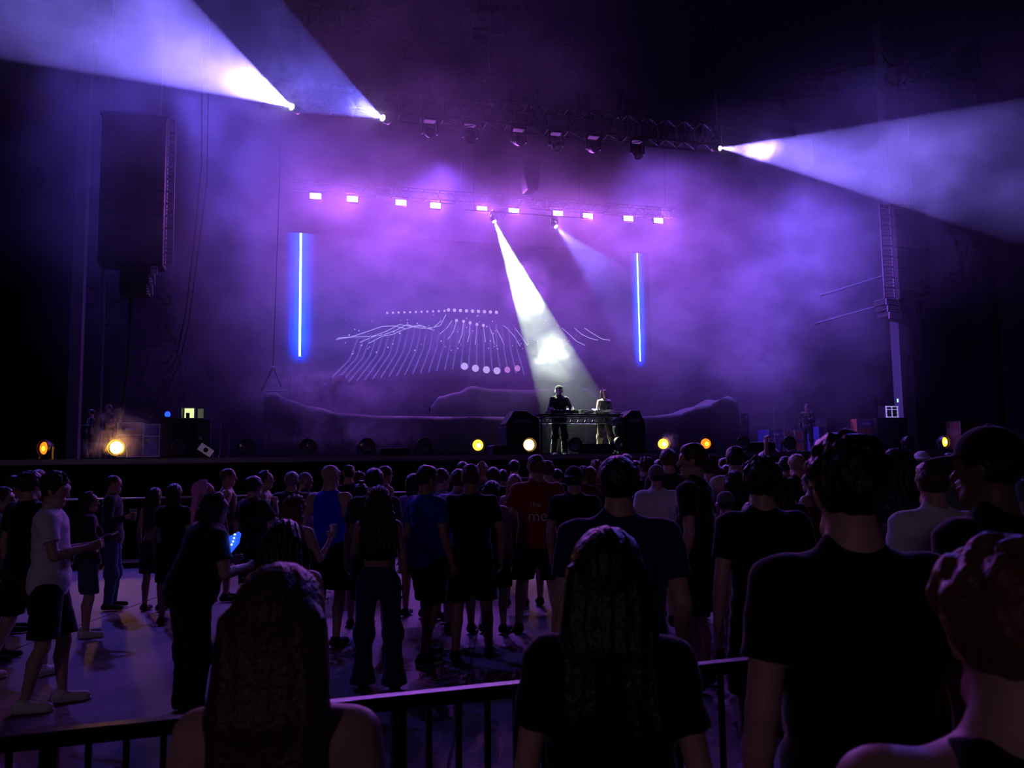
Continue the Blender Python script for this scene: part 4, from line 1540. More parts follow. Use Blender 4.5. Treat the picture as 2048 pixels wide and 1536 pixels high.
    def frizz(X, Y, Z):
        return wild * (np.sin(X * 95 + 2 * np.sin(Z * 38) + ph) * np.sin(Y * 88 + 1.5 * np.sin(Z * 45 + ph)) + .5 * np.sin(X * 190 + Z * 60) * np.sin(Y * 170))
    if hk in ('long', 'straight', 'hung', 'bob', 'bun', 'pony', 'wavy'):
        wz_ = 1.0 if hk != 'wavy' else 3.2

        def frizz(X, Y, Z):
            u = X * 150 + wz_ * np.sin(Z * 26 + ph + X * 9) + Y * 60
            return wild * (np.sin(u) * .7 + .5 * np.sin(u * 2.3 + 1.5 * np.sin(Z * 17)))
    if hk != 'bald':
        F.add((0, -.016, .038), (0, -.010, .040), .088 + thick, e=(.90, 1.07, .97), k=0, fr=hf, cuts=(crown if hk in ('fade', 'short', 'buzz', 'cap', 'messy', 'curly') else face) + nape, fn=frizz)
        if hk == 'fade':
            F.add((0, .03, .10), (0, -.03, .115), .045, .04, e=(1.35, 1.0, .7), k=.03, fr=hf, fn=frizz)
        if hk in ('messy', 'curly'):
            for q in range(64):
                a, z_ = rnd.uniform(0, 6.28), rnd.uniform(.2, 1)
                rr = math.sqrt(1 - z_ * z_)
                c = np.array([.085 * rr * math.cos(a), -.01 + .10 * rr * math.sin(a), .04 + .095 * z_])
                c = c * (1 + (thick - .012) * 5)
                if c[1] > .07 and c[2] < .09:
                    continue
                F.add(c, c * 1.03 + [0, 0, .006], rnd.uniform(.012, .020), k=.016, fr=hf, fn=frizz)
        if hk == 'bun':
            F.add((0, -.10, .10), (0, -.105, .11), .046, k=.01, fr=hf, fn=frizz)
        if hk == 'topbun':
            F.add((0, -.02, .15), (0, -.02, .17), .04, k=.01, fr=hf, fn=frizz)
        if hk == 'bob':
            F.add((0, -.035, .0), (0, -.04, -.09), .098, .092, e=(1.0, .78, 1), k=.03, fr=hf, fn=frizz, cuts=[((0, 0, -.13), (0, 0, -1)), ((0, .045, 0), (0, 1, 0))])
        if hk in ('long', 'wavy', 'straight', 'hung'):
            ln = {'long': .34, 'wavy': .44, 'straight': .46, 'hung': .30}[hk]
            n = 7
            for q in range(n):
                x = -.085 + .17 * q / (n - 1)
                y = -.075 + 1.6 * x * x
                w_ = 1.0 + {'wavy': .75, 'long': .3, 'straight': .12, 'hung': .5}[hk]
                a = hc + HR @ np.array([x * .9, y, .02])
                md = hc + TR @ np.array([x * (1 + (w_ - 1) * .5), y - .025, -.16])
                en = hc + TR @ np.array([x * w_ + rnd.uniform(-.01, .01), -.105 - .2 * abs(x) + rnd.uniform(-.012, .012), -ln + rnd.uniform(-.03, .03)])
                F.add(a, md, .034, .034, k=.02, fn=frizz)
                F.add(md, en, .034, .016, k=.02, fn=frizz)
        if hk == 'pony':
            F.add((0, -.10, .06), (0, -.14, .03), .024, k=.01, fr=hf)
            F.add((0, -.14, .03), (0, -.13, -.20), .030, .012, k=.02, fr=hf, fn=frizz)
        V, Q = F.mesh()
        ho = np_mesh('hair', V * K, Q, HAIRM[hcol], body)
        if s > 210:                                      # loose strands that catch the back light
            n = int(min(260, 60 + s * .25))
            TV, TQ = [], []
            for q in range(n):
                a, z_ = rnd.uniform(0, 6.28), rnd.uniform(-.1 if wild > .004 else .2, 1)
                rr = math.sqrt(max(0, 1 - z_ * z_))
                nrm = HR @ np.array([rr * math.cos(a), rr * math.sin(a), z_])
                if (HR.T @ nrm)[1] > .55 and (HR.T @ nrm)[2] < .75:
                    continue
                base = hc + HR @ (np.array([.078 * rr * math.cos(a), -.012 + .092 * rr * math.sin(a), .036 + .086 * z_]) * (1 + thick * 4))
                dirv = nrm * .45 + np.array([rnd.uniform(-1, 1), rnd.uniform(-1, 1), rnd.uniform(-.9, .5)]) * .8
                L_ = rnd.uniform(.012, .035) * (1 if wild < .008 else 1.7)
                p = [base, base + dirv * L_ * .6 + nrm * L_ * .25, base + dirv * L_ * 1.2 + np.array([0, 0, -.3 * L_])]
                if hk in ('long', 'wavy', 'hung') and rnd.random() < .5:
                    x = rnd.choice((-1, 1)) * rnd.uniform(.08, .12)
                    zz = rnd.uniform(-.35, .02)
                    base = hc + TR @ np.array([x * (1 + .3 * -zz * 3), -.08, zz])
                    p = [base, base + TR @ np.array([x * .12 + rnd.uniform(-.01, .01), 0, -.05]), base + TR @ np.array([x * .2 + rnd.uniform(-.02, .02), 0, -.12])]
                o0 = len(TV)
                side_ = np.cross(p[-1] - p[0], [0.3, 1, .2])
                side_ = side_ / (np.linalg.norm(side_) + 1e-9) * .0011
                up_ = np.array([0, .0011, 0])
                for pt, k_ in zip(p, (1, .8, .25)):
                    for dd in (side_, up_, -side_, -up_):
                        TV.append(pt + dd * k_)
                for r_ in (0, 1):
                    for c_ in range(4):
                        TQ.append((o0 + r_ * 4 + c_, o0 + r_ * 4 + (c_ + 1) % 4, o0 + r_ * 4 + 4 + (c_ + 1) % 4, o0 + r_ * 4 + 4 + c_))
            if TQ:
                me = ho.data
                np_h = np_mesh('strands', np.concatenate([V * K, np.array(TV) * K]), np.concatenate([Q, np.array(TQ) + len(V)]), None)
                ho.data = np_h.data
                ho.data.materials.append(HAIRM[hcol])
                bpy.data.objects.remove(np_h)
                bpy.data.meshes.remove(me)
    # ---------------- headwear, glasses, text
    if hk in ('cap', 'backcap', 'beanie', 'hat'):
        F = Field(hc - .24, hc + .24, max(.007, hv))
        F.add((0, -.012, .055), (0, -.01, .06), .098, e=(.93, 1.08, .95), k=0, fr=hf, cuts=[((0, 0, .045 if hk != 'beanie' else .02), (0, .12, -.99))])
        if hk in ('cap', 'backcap'):
            m = 1 if hk == 'cap' else -1
            F.add((0, m * .09, .052), (0, m * .15, .040), .060, .052, e=(1.15, 1, .13), k=.012, fr=hf)
            F.add((0, -.012, .150), (0, -.012, .152), .009, k=.004, fr=hf)
        if hk == 'hat':
            F.add((0, -.01, .06), (0, -.01, .058), .15, e=(1, 1.08, .07), k=.02, fr=hf)
        V, Q = F.mesh()
        np_mesh('cap' if 'cap' in hk else hk, V * K, Q, CLM[hat], body)
    if glasses:
        mb = MB()
        for m in (-1, 1):
            c = hc + HR @ np.array([m * .032, .098, .015])
            ring = [tuple((c + HR @ np.array([.021 * math.cos(a), 0, .018 * math.sin(a)])) * K) for a in np.linspace(0, 2 * math.pi, 13)]
            mb.tube(ring, .0022 * K, 5)
            mb.tube([tuple((hc + HR @ np.array([m * .053, .096, .018])) * K), tuple((hc + HR @ np.array([m * .080, .03, .016])) * K), tuple((hc + HR @ np.array([m * .080, -.01, .008])) * K)], .002 * K, 5)
        mb.tube([tuple((hc + HR @ np.array([-.012, .10, .018])) * K), tuple((hc + HR @ np.array([.012, .10, .018])) * K)], .002 * K, 5)
        mb.build('glasses', FRAMEM, body)
    if text:
        for (txt, size, x, z) in text:
            cu = bpy.data.curves.new('lettering', 'FONT')
            cu.body = txt
            cu.size = size
            cu.align_x = 'CENTER'
            to = bpy.data.objects.new('lettering', cu)
            COL.objects.link(to)
            bpy.context.view_layer.update()
            me = bpy.data.meshes.new_from_object(to.evaluated_get(bpy.context.evaluated_depsgraph_get()))
            bpy.data.objects.remove(to)
            bmx = bmesh.new()
            bmx.from_mesh(me)
            bmesh.ops.subdivide_edges(bmx, edges=bmx.edges[:], cuts=2)
            bmesh.ops.triangulate(bmx, faces=bmx.faces[:])
            sv_ = np.array([q.co[:] for q in shirt.data.vertices])
            back = sv_[sv_[:, 1] < 0]
            for q in bmx.verts:
                X, Z = q.co.x + x, q.co.y + z
                dd = (back[:, 0] - X) ** 2 + (back[:, 2] - Z) ** 2
                near = back[np.argsort(dd)[:6]]
                q.co = (X, near[:, 1].min() - .006, Z)
            bmx.to_mesh(me)
            bmx.free()
            me.materials.clear()
            link_mesh('lettering', me, CLM['white'], shirt)
    if label:
        tag(body, label, 'person', group)
    hands = {m: Vector(loc) + Matrix.Rotation(math.radians(yaw), 3, 'Z') @ Vector((J[m][2] + (J[m][2] - J[m][1]) / np.linalg.norm(J[m][2] - J[m][1]) * .09) * K) for m in J}
    return body, hands


# ------------------------------------------------------------------ the crowd
CROWD = [
    # px, ytop, s, label, options
    (8, 972, 200, 'person in glasses at the left edge looking right, light shirt', dict(yaw=-80, top=('tee', 'grey'), glasses=True, hair=('short', 'brown'))),
    (30, 950, 170, 'person with pale collar behind the one in glasses, left edge', dict(yaw=-60, top=('polo', 'grey'), hair=('short', 'black'))),
    (62, 940, 218, 'dark-haired person in black shirt standing behind the white shirt, one white sneaker showing', dict(yaw=-25, hair=('short', 'black'), shoes='white', bulk=1.1, step=(-.25, .1))),
    (78, 938, 130, 'person whose crown shows just behind the curly-haired one in white', dict(hair=('short', 'brown'), top=('tee', 'charcoal'))),
    (108, 943, 250, 'curly-haired person in white shirt and black knee shorts looking right, hands joined', dict(yaw=-70, top=('tee', 'white'), hair=('curly', 'black'), arms=('fwd', 'fwd'), shoes='white', hyaw=-18, hpitch=10, step=(.10, -.12), stance=.10, bulk=1.05)),
    (180, 982, 176, 'long-haired person in dark top and torn denim shorts beside the white shirt', dict(sex='f', yaw=-60, top=('long', 'charcoal'), bottom=('shorts', 'denim'), hair=('long', 'brown'), arms=('fwd', 'fwd'), shoes='white')),
    (228, 950, 147, 'person in dark long-sleeved jacket holding an orange drink under the brightest lamp', dict(yaw=-75, top=('long', 'charcoal'), bottom=('pants', 'denim'), hair=('buzz', 'brown'), arms=('down', 'cup'), stance=.14)),
    (311, 974, 150, 'straight-haired person in pale sleeveless top left of the dark rounded head', dict(sex='f', yaw=-10, top=('strap', 'cream'), hair=('straight', 'brown'), bottom=('shorts', 'charcoal'))),
    (349, 966, 165, 'person with broad rounded dark hair between the straight hair and the pink hair', dict(sex='f', top=('tee', 'black'), hair=('bob', 'brown'))),
    (412, 959, 195, 'person with bright pink hair falling to the right', dict(sex='f', yaw=-70, hair=('hung', 'pink'), top=('tee', 'black'), hpitch=-5, bulk=1.1)),
    (385, 992, 258, 'stooping person in black with rounded dark hair bent over the blue lights', dict(yaw=-50, hair=('bob', 'black'), top=('tee', 'black'), bottom=('baggy', 'black'), lean=16, arms=('fwd', 'fwd'), bulk=1.75, side=4)),
    (457, 936, 140, 'bare-shouldered person looking right behind the pink hair', dict(yaw=-75, sex='m', top=('tank', 'brown'), hair=('buzz', 'brown'))),
    (508, 951, 172, 'person in black shirt printed with pale rings', dict(yaw=-40, top=('tee', 'rings'), hair=('short', 'black'), bulk=1.25, arms=('down', 'chin'))),
    (532, 940, 140, 'person in profile with pale shoulder right of the ringed shirt', dict(yaw=-85, sex='f', top=('strap', 'white'), hair=('pony', 'black'), arms=('down', 'drink'))),
    (584, 942, 150, 'person with grey hair and dark shirt beyond the brown-haired one with the cup', dict(hair=('short', 'grey'), top=('tee', 'charcoal'), bulk=1.1)),
    (611, 944, 140, 'balding person looking right, next to the grey hair', dict(yaw=-70, hair=('buzz', 'grey'), top=('tee', 'black'), bulk=1.1)),
    (592, 988, 232, 'brown-haired bare-armed person raising a cup, before the blue tank top', dict(sex='f', yaw=-25, hair=('wavy', 'auburn'), top=('strap', 'black'), arms=('down', 'drink'), bottom=('shorts', 'black'))),
    (570, 1036, 385, 'dark-haired bare-shouldered person directly beyond the nearest long-haired one', dict(sex='f', yaw=0, hair=('long', 'black'), top=('strap', 'black'), bulk=1.15, bottom=('shorts', 'black'))),
    (661, 928, 188, 'bald person in bright blue tank top', dict(yaw=-15, hair=('bald', ''), top=('tank', 'blue'), bottom=('shorts', 'black'), arms=('loose', 'down'), hyaw=-20, bulk=1.0, step=(0, -.1))),
    (698, 931, 132, 'person with neat short hair just right of the bald head', dict(hair=('fade', 'brown'), top=('tee', 'black'))),
    (718, 943, 128, 'small person with swept hair between two dark heads, right of the blue tank top', dict(yaw=-30, hair=('messy', 'brown'), top=('tee', 'black'))),
    (748, 935, 200, 'broad dark-haired person in black directly beyond the wavy hair', dict(yaw=15, hair=('short', 'black'), top=('tee', 'charcoal'), bottom=('shorts', 'black'))),
    (771, 931, 132, 'person with bare shoulder looking right behind the broad dark hair', dict(yaw=-60, hair=('short', 'black'), top=('tank', 'maroon'))),
    (722, 966, 170, 'small person in pale blue shirt left of the wavy hair', dict(sex='f', yaw=10, hair=('topbun', 'black'), top=('tee', 'sky'), bottom=('shorts', 'denim'))),
    (757, 971, 236, 'wavy-haired person with bare back and flared dark jeans, hand at the chest', dict(sex='f', yaw=8, hair=('wavy', 'brown'), top=('halter', 'black'), bottom=('flare', 'navy'), arms=('phone', 'down'), skin='tan', step=(.05, -.05), stance=.12)),
    (828, 946, 160, 'dark-haired person in purple shirt behind the royal blue shirt', dict(sex='f', yaw=-20, hair=('bob', 'black'), top=('tee', 'purple'))),
    (854, 932, 207, 'person in royal blue shirt and black shorts with bare calves', dict(yaw=-45, hair=('fade', 'black'), top=('tee', 'royal'), arms=('down', 'loose'), shoes='charcoal', hyaw=-10, step=(.1, -.15), skin='tan')),
    (883, 936, 165, 'person with short hair and pale earring side, between blue shirt and tall black shirt', dict(yaw=-60, hair=('short', 'brown'), top=('tee', 'grey'))),
    (917, 937, 178, 'person in lilac-blue shirt mostly hidden by the tall black shirt', dict(hair=('short', 'brown'), top=('tee', 'sky'), bulk=1.15)),
    (925, 922, 125, 'far person whose rounded crown shows above the tall black shirt', dict(hair=('short', 'black'), top=('tee', 'black'))),
    (941, 930, 207, 'person in black shirt and shorts seen square from behind with short cropped hair', dict(yaw=0, hair=('fade', 'brown'), top=('tee', 'black'), bulk=1.05, step=(-.05, .1), stance=.13, skin='tan', arms=('down', 'loose'))),
    (964, 924, 125, 'far person with fair hair in a knot, right of the cropped head', dict(sex='f', hair=('bun', 'blond'), top=('tee', 'grey'))),
    (986, 933, 128, 'far person with dark rounded head, right of the fair knot', dict(hair=('bob', 'black'), top=('tee', 'black'), sex='f')),
    (984, 960, 178, 'dark-haired person in black with lifted chin left of the red shirt', dict(sex='f', yaw=-20, hair=('long', 'black'), top=('strap', 'black'))),
    (1005, 938, 120, 'far person with olive shirt, second dark head left of the red shirt', dict(hair=('short', 'brown'), top=('tee', 'olive'))),
    (1028, 919, 118, 'far person with tall rounded head under the white-yellow lamp', dict(hair=('short', 'black'), top=('tee', 'black'))),
    (1029, 947, 150, 'fair long-haired person just left of the red shirt', dict(sex='f', hair=('straight', 'blond'), top=('strap', 'olive'))),
    (1072, 911, 180, 'big person in red shirt lettered on the back, black shorts and socks', dict(yaw=8, hair=('fade', 'auburn'), top=('tee', 'red'), bulk=1.22, arms=('loose', 'pocket'), glasses=True, hyaw=20, text=[('the', .09, -.04, 1.37), ('me', .17, -.02, 1.22)], shoes='black', stance=.16, step=(.1, -.05))),
    (1095, 922, 150, 'person with close-cropped dark hair just right of the red shirt', dict(hair=('fade', 'brown'), top=('tee', 'charcoal'))),
    (1114, 937, 132, 'person with round cropped head beyond the crossed cap', dict(hair=('buzz', 'black'), top=('tee', 'purple'))),
    (1148, 935, 195, 'person in black shirt wearing a dark cap backwards', dict(yaw=-20, hair=('backcap', 'black'), top=('tee', 'black'), bulk=1.1, bottom=('shorts', 'black'))),
    (1166, 933, 125, 'reddish-haired far person, left one of the pair by the broad navy shirt', dict(hair=('messy', 'auburn'), top=('tee', 'maroon'), sex='f')),
    (1180, 932, 122, 'reddish-haired far person, right one of the pair by the broad navy shirt', dict(hair=('bob', 'auburn'), top=('tee', 'brown'), sex='f', arms=('down', 'film'))),
    (1193, 920, 118, 'far person with tousled auburn hair behind the broad navy shirt', dict(hair=('messy', 'auburn'), top=('tee', 'black'))),
    (1234, 910, 430, 'broad person in navy shirt with short dark hair, mid crowd', dict(yaw=0, hair=('short', 'black'), top=('tee', 'navy'), bulk=1.22, bottom=('shorts', 'black'))),
    (1252, 907, 135, 'person whose hair peeks out right of the broad dark-haired head', dict(hair=('short', 'brown'), top=('tee', 'black'))),
    (1270, 920, 130, 'person with chin-length hair below the unlit lamp right of the table', dict(sex='f', hair=('bob', 'black'), top=('tee', 'black'))),
    (1291, 914, 140, 'person with frizzy brown hair and beard left of the grey cap', dict(yaw=40, hair=('curly', 'brown'), top=('tee', 'black'))),
    (1312, 932, 172, 'person in grey cap worn backwards and white shirt', dict(hair=('beanie', 'black'), hat='grey', top=('tee', 'white'), bulk=1.05)),
    (1318, 918, 135, 'person with round dark hair beneath the yellow lamp', dict(hair=('short', 'black'), top=('tee', 'black'))),
    (1336, 896, 165, 'person edged with orange light right under the yellow lamp', dict(hair=('short', 'brown'), top=('tee', 'black'))),
    (1362, 953, 155, 'person in glasses with hair tied back, looking left beside the tall profile', dict(sex='f', yaw=70, hair=('pony', 'black'), glasses=True, top=('tee', 'rings'))),
    (1384, 888, 240, 'tall person in black shirt with face turned left in profile', dict(yaw=60, hair=('fade', 'brown'), top=('tee', 'black'), bulk=1.12, arms=('down', 'down'), hyaw=15)),
    (1416, 911, 165, 'person with wavy hair and ear showing, right of the tall profile', dict(yaw=20, hair=('messy', 'brown'), top=('tee', 'black'))),
    (1447, 915, 110, 'far person with pale cheek looking left between two heads', dict(yaw=60, hair=('short', 'black'), top=('tee', 'black'))),
    (1434, 932, 130, 'bob-haired person right of the tall profile', dict(sex='f', hair=('bob', 'brown'), top=('tee', 'maroon'))),
    (1452, 929, 120, 'low dark head between the bob and the cream shirt', dict(hair=('short', 'black'), top=('tee', 'black'))),
    (1469, 894, 185, 'person in cream shirt with neat dark hair, right of centre', dict(hair=('fade', 'black'), top=('tee', 'cream'))),
    (1468, 941, 195, 'long dark-haired person before the cream shirt', dict(sex='f', hair=('wavy', 'black'), top=('strap', 'black'))),
    (1450, 985, 210, 'person with grey cap low in the crowd, pale shoulder, left of the black shirt', dict(sex='f', hair=('beanie', 'black'), hat='grey', top=('tee', 'grey'))),
    (1502, 915, 290, 'person in rose-coloured shirt peeking out left of the messy-haired black shirt', dict(sex='f', hair=('bob', 'black'), top=('tee', 'pinkc'), H=1.55)),
    (1520, 915, 352, 'person in black shirt with short messy hair in the middle distance, right', dict(hair=('messy', 'black'), top=('tee', 'black'), bulk=1.05, hyaw=5)),
    (1528, 902, 130, 'person with topknot showing above the messy hair', dict(hair=('bun', 'black'), top=('tee', 'black'))),
    (1556, 948, 215, 'person in black shirt with curved print, behind the messy hair', dict(hair=('long', 'black'), top=('tee', 'black'), bulk=1.2)),
    (1570, 912, 150, 'person with one thin arm raised to the stage, beside the fair head', dict(sex='f', yaw=25, hair=('pony', 'black'), arms=('up', 'down'), top=('strap', 'black'))),
    (1592, 907, 160, 'fair-haired person in black beside the raised arm', dict(yaw=20, hair=('short', 'blond'), top=('tee', 'black'))),
    (1619, 940, 170, 'person with hands lifted before the face, left of the tall curly head', dict(sex='f', yaw=40, hair=('long', 'brown'), arms=('drink', 'drink'), top=('strap', 'maroon'))),
    (1690, 869, 760, 'tall curly-haired person in black shirt, nearest on the right with full back in view', dict(yaw=0, hair=('curly', 'black'), top=('tee', 'black'), bulk=1.05, hyaw=4, shoes='black')),
    (1790, 896, 300, 'long-haired person in black and grey marbled shirt right of the tall curly head', dict(sex='f', yaw=15, hair=('long', 'black'), top=('tee', 'marbled'), bulk=1.1)),
    (1842, 905, 150, 'far person in a pale brimmed hat', dict(hair=('hat', 'brown'), hat='white', top=('tee', 'charcoal'))),
    (1826, 935, 190, 'person in profile looking left beside the white polo shirt', dict(yaw=70, sex='f', hair=('long', 'brown'), top=('tee', 'black'))),
    (1862, 924, 345, 'crop-haired person in white polo shirt', dict(hair=('fade', 'brown'), top=('polo', 'white'), bulk=1.12, bottom=('shorts', 'black'), arms=('down', 'down'))),
    (1888, 912, 215, 'person with thick black hair and grey shirt behind the white polo', dict(hair=('messy', 'black'), top=('tee', 'grey'), bulk=1.1)),
    (1898, 905, 120, 'far person with pale cheek beneath the farthest right lamp', dict(yaw=70, hair=('short', 'black'), top=('tee', 'black'))),
    (1926, 903, 200, 'person in black sleeveless top with hair pinned up, left of the black cap', dict(sex='f', yaw=-15, hair=('bun', 'brown'), top=('halter', 'black'), tuck=-.1)),
    (1972, 862, 570, 'person in black cap and black shirt with an arm bent, right edge', dict(yaw=25, hair=('cap', 'black'), top=('tee', 'black'), arms=('down', 'hip'), bulk=1.05, hyaw=15, skin='brown')),
    (2044, 908, 170, 'person in pale shirt cut by the right edge', dict(yaw=40, hair=('short', 'brown'), top=('tee', 'grey'))),
    (562, 1121, 1010, 'long dark-haired person with bare shoulders close in front of the railing, lower left', dict(sex='f', yaw=0, hair=('straight', 'brown'), top=('strap', 'black'), bottom=('shorts', 'black'), bulk=1.05)),
    (1212, 1050, 780, 'person with long dark hair and black top close before the railing, lower middle', dict(sex='f', yaw=-6, hair=('long', 'black'), top=('tee', 'black'), bottom=('pants', 'black'), bulk=1.1)),
    (2046, 1112, 1430, 'out-of-focus person at the lower right corner, head and bare shoulder rimmed in pink', dict(sex='m', yaw=-5, hair=('curly', 'auburn'), top=('tank', 'black'), bottom=('pants', 'black'), bulk=1.35, lean=6)),
]
fill = random.Random(11)
GRP = {}
hands_of = {}
for i, (px, yt, s, lab, opt) in enumerate(CROWD):
    far = s <= 135
    b, hd = person(px, yt, s, label=lab, seed=i, **opt)
    hands_of[lab] = (b, hd)

# ------------------------------------------------------------------ performers and crew
dj, _ = person(1117, 773, 76, yaw=196, label='performer in black top, baggy grey trousers and white shoes with headphones, behind the left decks', top=('long', 'black'), bottom=('baggy', 'charcoal'),
               shoes='white', hair=('cap', 'black'), hat='black', arms=('decks', 'decks'), lean=6, hpitch=-18, z0=ZS, glasses=True, detail=.013, bulk=1.05, step=(.05, -.1))
hp = MB()
kk = dj.matrix_world.copy()
performer2, _ = person(1207, 778, 74.7, yaw=200, sex='f', label='performer with dark red bob, black sleeveless top and tan trousers, behind the right decks', top=('tank', 'black'), bottom=('pants', 'khaki'),
                       shoes='black', hair=('bob', 'dark red'), arms=('cross', 'decks'), lean=5, hpitch=-12, z0=ZS, detail=.013, step=(.12, -.1), stance=.13)
bbv = np.array([q.co[:] for q in dj.data.vertices])
topz = bbv[:, 2].max()
hd = bbv[bbv[:, 2] > topz - .17]
c = hd.mean(0)
for m in (-1, 1):
    hp.cyl((c[0] + m * .085, c[1], topz - .125), (c[0] + m * .108, c[1], topz - .125), .038, seg=16)
hp.tube([(c[0] + .1 * math.cos(a), c[1], topz - .11 + .135 * math.sin(a)) for a in np.linspace(0, math.pi, 13)], .010)
hp.build('headphones', mat('white_headphones', (.7, .7, .7), .4), dj, True)
sb_ = MB()
sb_.tube([(-.16, .02, 1.0), (-.24, .02, .80), (-.18, .06, .66), (-.06, .10, .72)], .014)
sb_.build('belt_strap', CLM['white'], performer2)
for (px, yt, s, yaw, lab, t_) in [(183, 818, 85, 120, 'dim crew member in black beside the left column', 'charcoal'), (217, 808, 84, 160, 'dim crew member in black behind the brown drawer case', 'black'),
                                  (1613, 808, 68, 150, 'crew member in dark striped shirt standing behind the brown case on the right', 'rings')]:
    person(px, yt, s, yaw=yaw, label=lab, top=('long', t_), bottom=('pants', 'black'), hair=('short', 'black'), arms=('fwd', 'down'), z0=ZS, detail=.018)

# ------------------------------------------------------------------ things held in the crowd
def hand_at(key, side):
    for lab, (b, hd_) in hands_of.items():
        if key in lab:
            return hd_[side]


def cup(name_, P, r, h, m_, label, liquid=None):
    c_ = empty(name_, P - Vector((0, 0, h * .45)), 0)
    MB().lathe([(0, 0), (r * .78, 0), (r, h), (r * .94, h), (r * .74, .006), (0, .006)], 20).build('cup', m_, c_, True)
    if liquid:
        MB().lathe([(0, .008), (r * .73, .008), (r * .88, h * .7), (0, h * .7)], 20).build('drink', liquid, c_, True)
    tag(c_, label, 'cup')


clear = mat('clear_plastic', (.9, .9, .9), .15)
clear.node_tree.nodes['Principled BSDF'].inputs['Transmission Weight'].default_value = .85
orange = mat('orange_drink', (.9, .30, .06), .3)
P = hand_at('holding an orange drink', 1)
cup('drink_cup', P, .045, .15, clear, 'clear cup of orange drink held under the brightest lamp', orange)
P = hand_at('raising a cup', 1)
cup('drink_cup', P + Vector((0, .01, .02)), .038, .12, mat('silver_can', (.6, .6, .65), .3, .6), 'small pale cup raised before the blue tank top')

# blue light toy held by the stooping person
P = dep(460, 1088, FPX / 262)
toy = empty('light_toy', P, 0)
BLG = mat('blue_lit_plastic', (.02, .05, .4), .3, emit=(.01, .07, 1.0), es=1.6)
q = RY(24)
pts = [(-.055, -.12), (-.02, -.135), (.035, -.06), (.06, .03), (.045, .10), (.02, .11), (-.01, .07), (-.05, .03), (-.06, -.05)]
pp = []
for x, z in pts:
    vv = q @ Vector((x, 0, z))
    pp.append((vv.x, vv.z))
MB().prism(pp, -.012, .012, .004).build('shell', BLG, toy)
LED = mat('white_led', (.5, .5, .6), .3, emit=(.55, .75, 1.0), es=14)
for k in range(8):
    vv = q @ Vector((.030 * math.sin(k * .35) - .012, -.016, -.10 + .026 * k))
    MB().sphere(vv, .0055, seg=8).build('led', LED, toy, True)
MB().tube([tuple(q @ Vector((.03, 0, .10))), tuple(q @ Vector((.035, 0, .13))), tuple(q @ Vector((.0, 0, .16))), tuple(q @ Vector((-.03, 0, .19)))], .003).build('cord', FRAMEM, toy)
tag(toy, 'glowing blue plastic toy with a row of white lights, held by the stooping person', 'light toy')
lamp('toy_glow', 'POINT', P + Vector((0, -.05, 0)), (.02, .12, 1.0), .8, shadow_soft_size=.05)

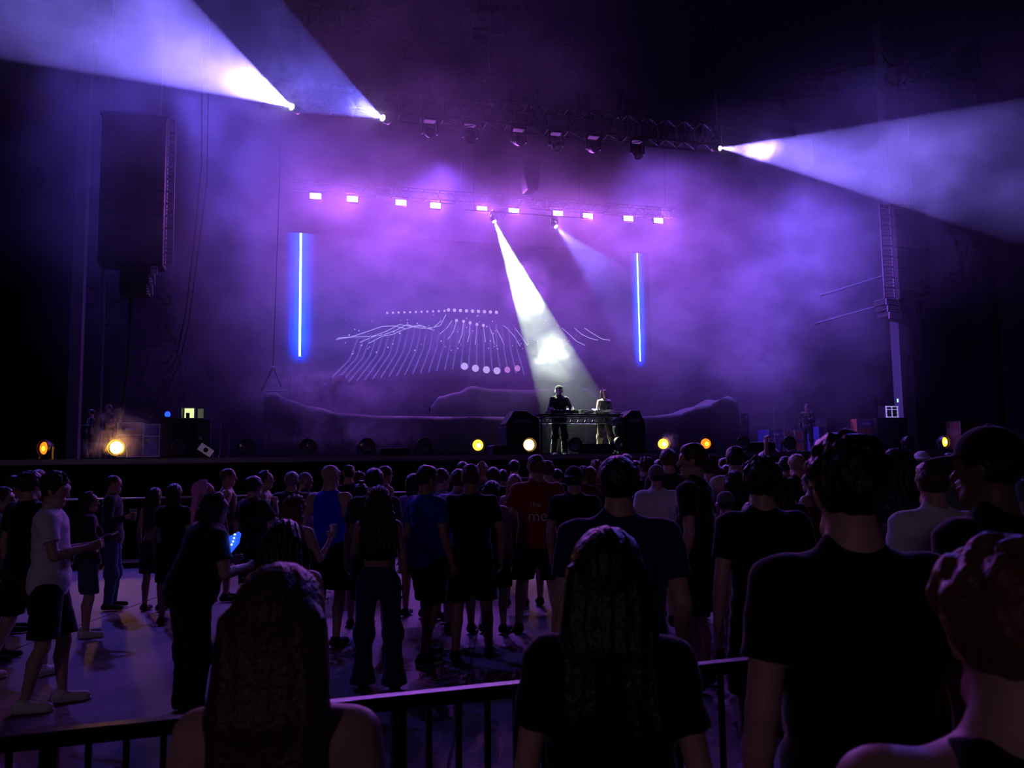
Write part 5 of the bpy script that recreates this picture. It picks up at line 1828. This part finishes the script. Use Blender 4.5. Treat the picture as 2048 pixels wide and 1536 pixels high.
# ------------------------------------------------------------------ theatrical haze: one box of drifting smoke in the frame of the stage
def haze_material():
    m = bpy.data.materials.new('theatrical_haze')
    m.use_nodes = True
    nt = m.node_tree
    N, L = nt.nodes, nt.links
    N.clear()
    out = N.new('ShaderNodeOutputMaterial')
    vs_ = N.new('ShaderNodeVolumeScatter')
    vs_.inputs['Color'].default_value = (0.95, 0.92, 1.0, 1)
    vs_.inputs['Anisotropy'].default_value = 0.35
    L.new(vs_.outputs[0], out.inputs['Volume'])
    tc = N.new('ShaderNodeTexCoord')
    P = tc.outputs['Object']

    def M_(op, a, b_=None, clamp=False):
        n = N.new('ShaderNodeMath')
        n.operation = op
        n.use_clamp = clamp
        for i, v in enumerate((a, b_)):
            if v is None:
                continue
            if isinstance(v, (int, float)):
                n.inputs[i].default_value = v
            else:
                L.new(v, n.inputs[i])
        return n.outputs[0]

    def noise_(scale, detail, rough, stretch=(1, 1, 1), off=(0, 0, 0), dist=0.0):
        mp = N.new('ShaderNodeMapping')
        mp.inputs['Scale'].default_value = stretch
        mp.inputs['Location'].default_value = off
        L.new(P, mp.inputs['Vector'])
        n = N.new('ShaderNodeTexNoise')
        n.inputs['Scale'].default_value = scale
        n.inputs['Detail'].default_value = detail
        n.inputs['Roughness'].default_value = rough
        n.inputs['Distortion'].default_value = dist
        L.new(mp.outputs[0], n.inputs['Vector'])
        return n.outputs['Fac']

    def blob(c, r, amp):
        a = N.new('ShaderNodeVectorMath')
        a.operation = 'SUBTRACT'
        L.new(P, a.inputs[0])
        a.inputs[1].default_value = c
        b_ = N.new('ShaderNodeVectorMath')
        b_.operation = 'DIVIDE'
        L.new(a.outputs[0], b_.inputs[0])
        b_.inputs[1].default_value = r
        d = N.new('ShaderNodeVectorMath')
        d.operation = 'DOT_PRODUCT'
        L.new(b_.outputs[0], d.inputs[0])
        L.new(b_.outputs[0], d.inputs[1])
        q = M_('SUBTRACT', 1.0, d.outputs['Value'], True)
        return M_('MULTIPLY', M_('MULTIPLY', q, q), amp)

    clouds = M_('MULTIPLY', M_('SUBTRACT', noise_(0.50, 5, 0.66, (1, 1, 1.3), (3.1, 1.7, 0.4)), 0.44), 5.5, True)
    fine = M_('MULTIPLY', M_('SUBTRACT', noise_(1.5, 5, 0.68, (1, 1, 1.1), (7.3, 2.2, 4.4), 0.6), 0.45), 7.0, True)
    dens = None
    for c, r, amp in BROAD:
        v = blob(c, r, amp)
        dens = v if dens is None else M_('ADD', dens, v)
    puffs = None
    for c, r, amp in PUFFS:
        v = blob(c, r, amp)
        puffs = v if puffs is None else M_('ADD', puffs, v)
    mixn = M_('ADD', M_('MULTIPLY', clouds, 0.8), 0.2)
    total = M_('ADD', M_('MULTIPLY', dens, mixn), M_('MULTIPLY', puffs, fine))
    L.new(total, vs_.inputs['Density'])
    m.cycles.volume_step_rate = HAZE_STEP
    m.cycles.volume_sampling = 'MULTIPLE_IMPORTANCE'
    return m


def sp3(px, py, t):
    s, z = sz(px, py, t)
    return (s, t, z)


HAZE_STEP = 0.9
BROAD = [((1.0, 3.0, 7.6), (14, 6.5, 6.5), 0.12),
         ((-7.5, -4.0, 9.8), (8.5, 9, 5.6), 0.075),
         ((9.0, -3.0, 9.0), (8, 8, 4.0), 0.07),
         ((7.5, 1.0, 5.5), (5, 5, 5), 0.06),
         ((-7.0, 2.0, 6.5), (6.5, 5, 6.5), 0.085),
         ((-1.5, 4.0, 4.4), (8, 2.6, 3.0), 0.12)]
PUFFS = [(sp3(1050, 575, 2.3), (0.85, 1.1, 1.15), 2.4),
         (sp3(1114, 712, 1.4), (0.95, 1.0, 0.85), 1.3),
         (sp3(545, 180, -1.3), (1.3, 1.5, 0.9), 1.0),
         (sp3(735, 215, -1.2), (0.8, 1.0, 0.7), 1.0),
         (sp3(1520, 300, -1.2), (0.6, 1.0, 0.5), 1.0),
         (sp3(240, 900, -1.4), (1.1, 0.9, 1.1), 1.2),  # haze thickened here to give the brightest lamp its halo
         (sp3(1335, 885, -1.3), (0.5, 0.5, 0.4), 0.8),
         (sp3(1905, 880, -1.3), (0.6, 0.5, 0.4), 0.8),
         (sp3(650, 775, 0.9), (2.6, 1.1, 1.0), 0.6),
         (sp3(700, 865, 0.0), (2.6, 0.8, 0.6), 0.35),
         (sp3(1500, 720, 0.5), (2.2, 1.5, 1.3), 0.20)]
hb = MB().prism([(-13.5, 5.0), (-4.5, 3.4), (-1.6, 2.9), (LIP - 0.03, ZS + 0.03), (7.5, ZS + 0.03), (7.5, 13.5), (-13.5, 16.5)], -15.8, 16.8)
hb.bm.transform(Matrix(((0, 1, 0, 0), (1, 0, 0, 0), (0, 0, 1, 0), (0, 0, 0, 1))))
hz = hb.build('haze', haze_material())
hz.location = st(0, 0, 0)
hz.rotation_euler = (0, 0, ANG)
tag(hz, 'violet and blue stage haze drifting over the whole stage and through the beams', 'haze', kind='stuff')
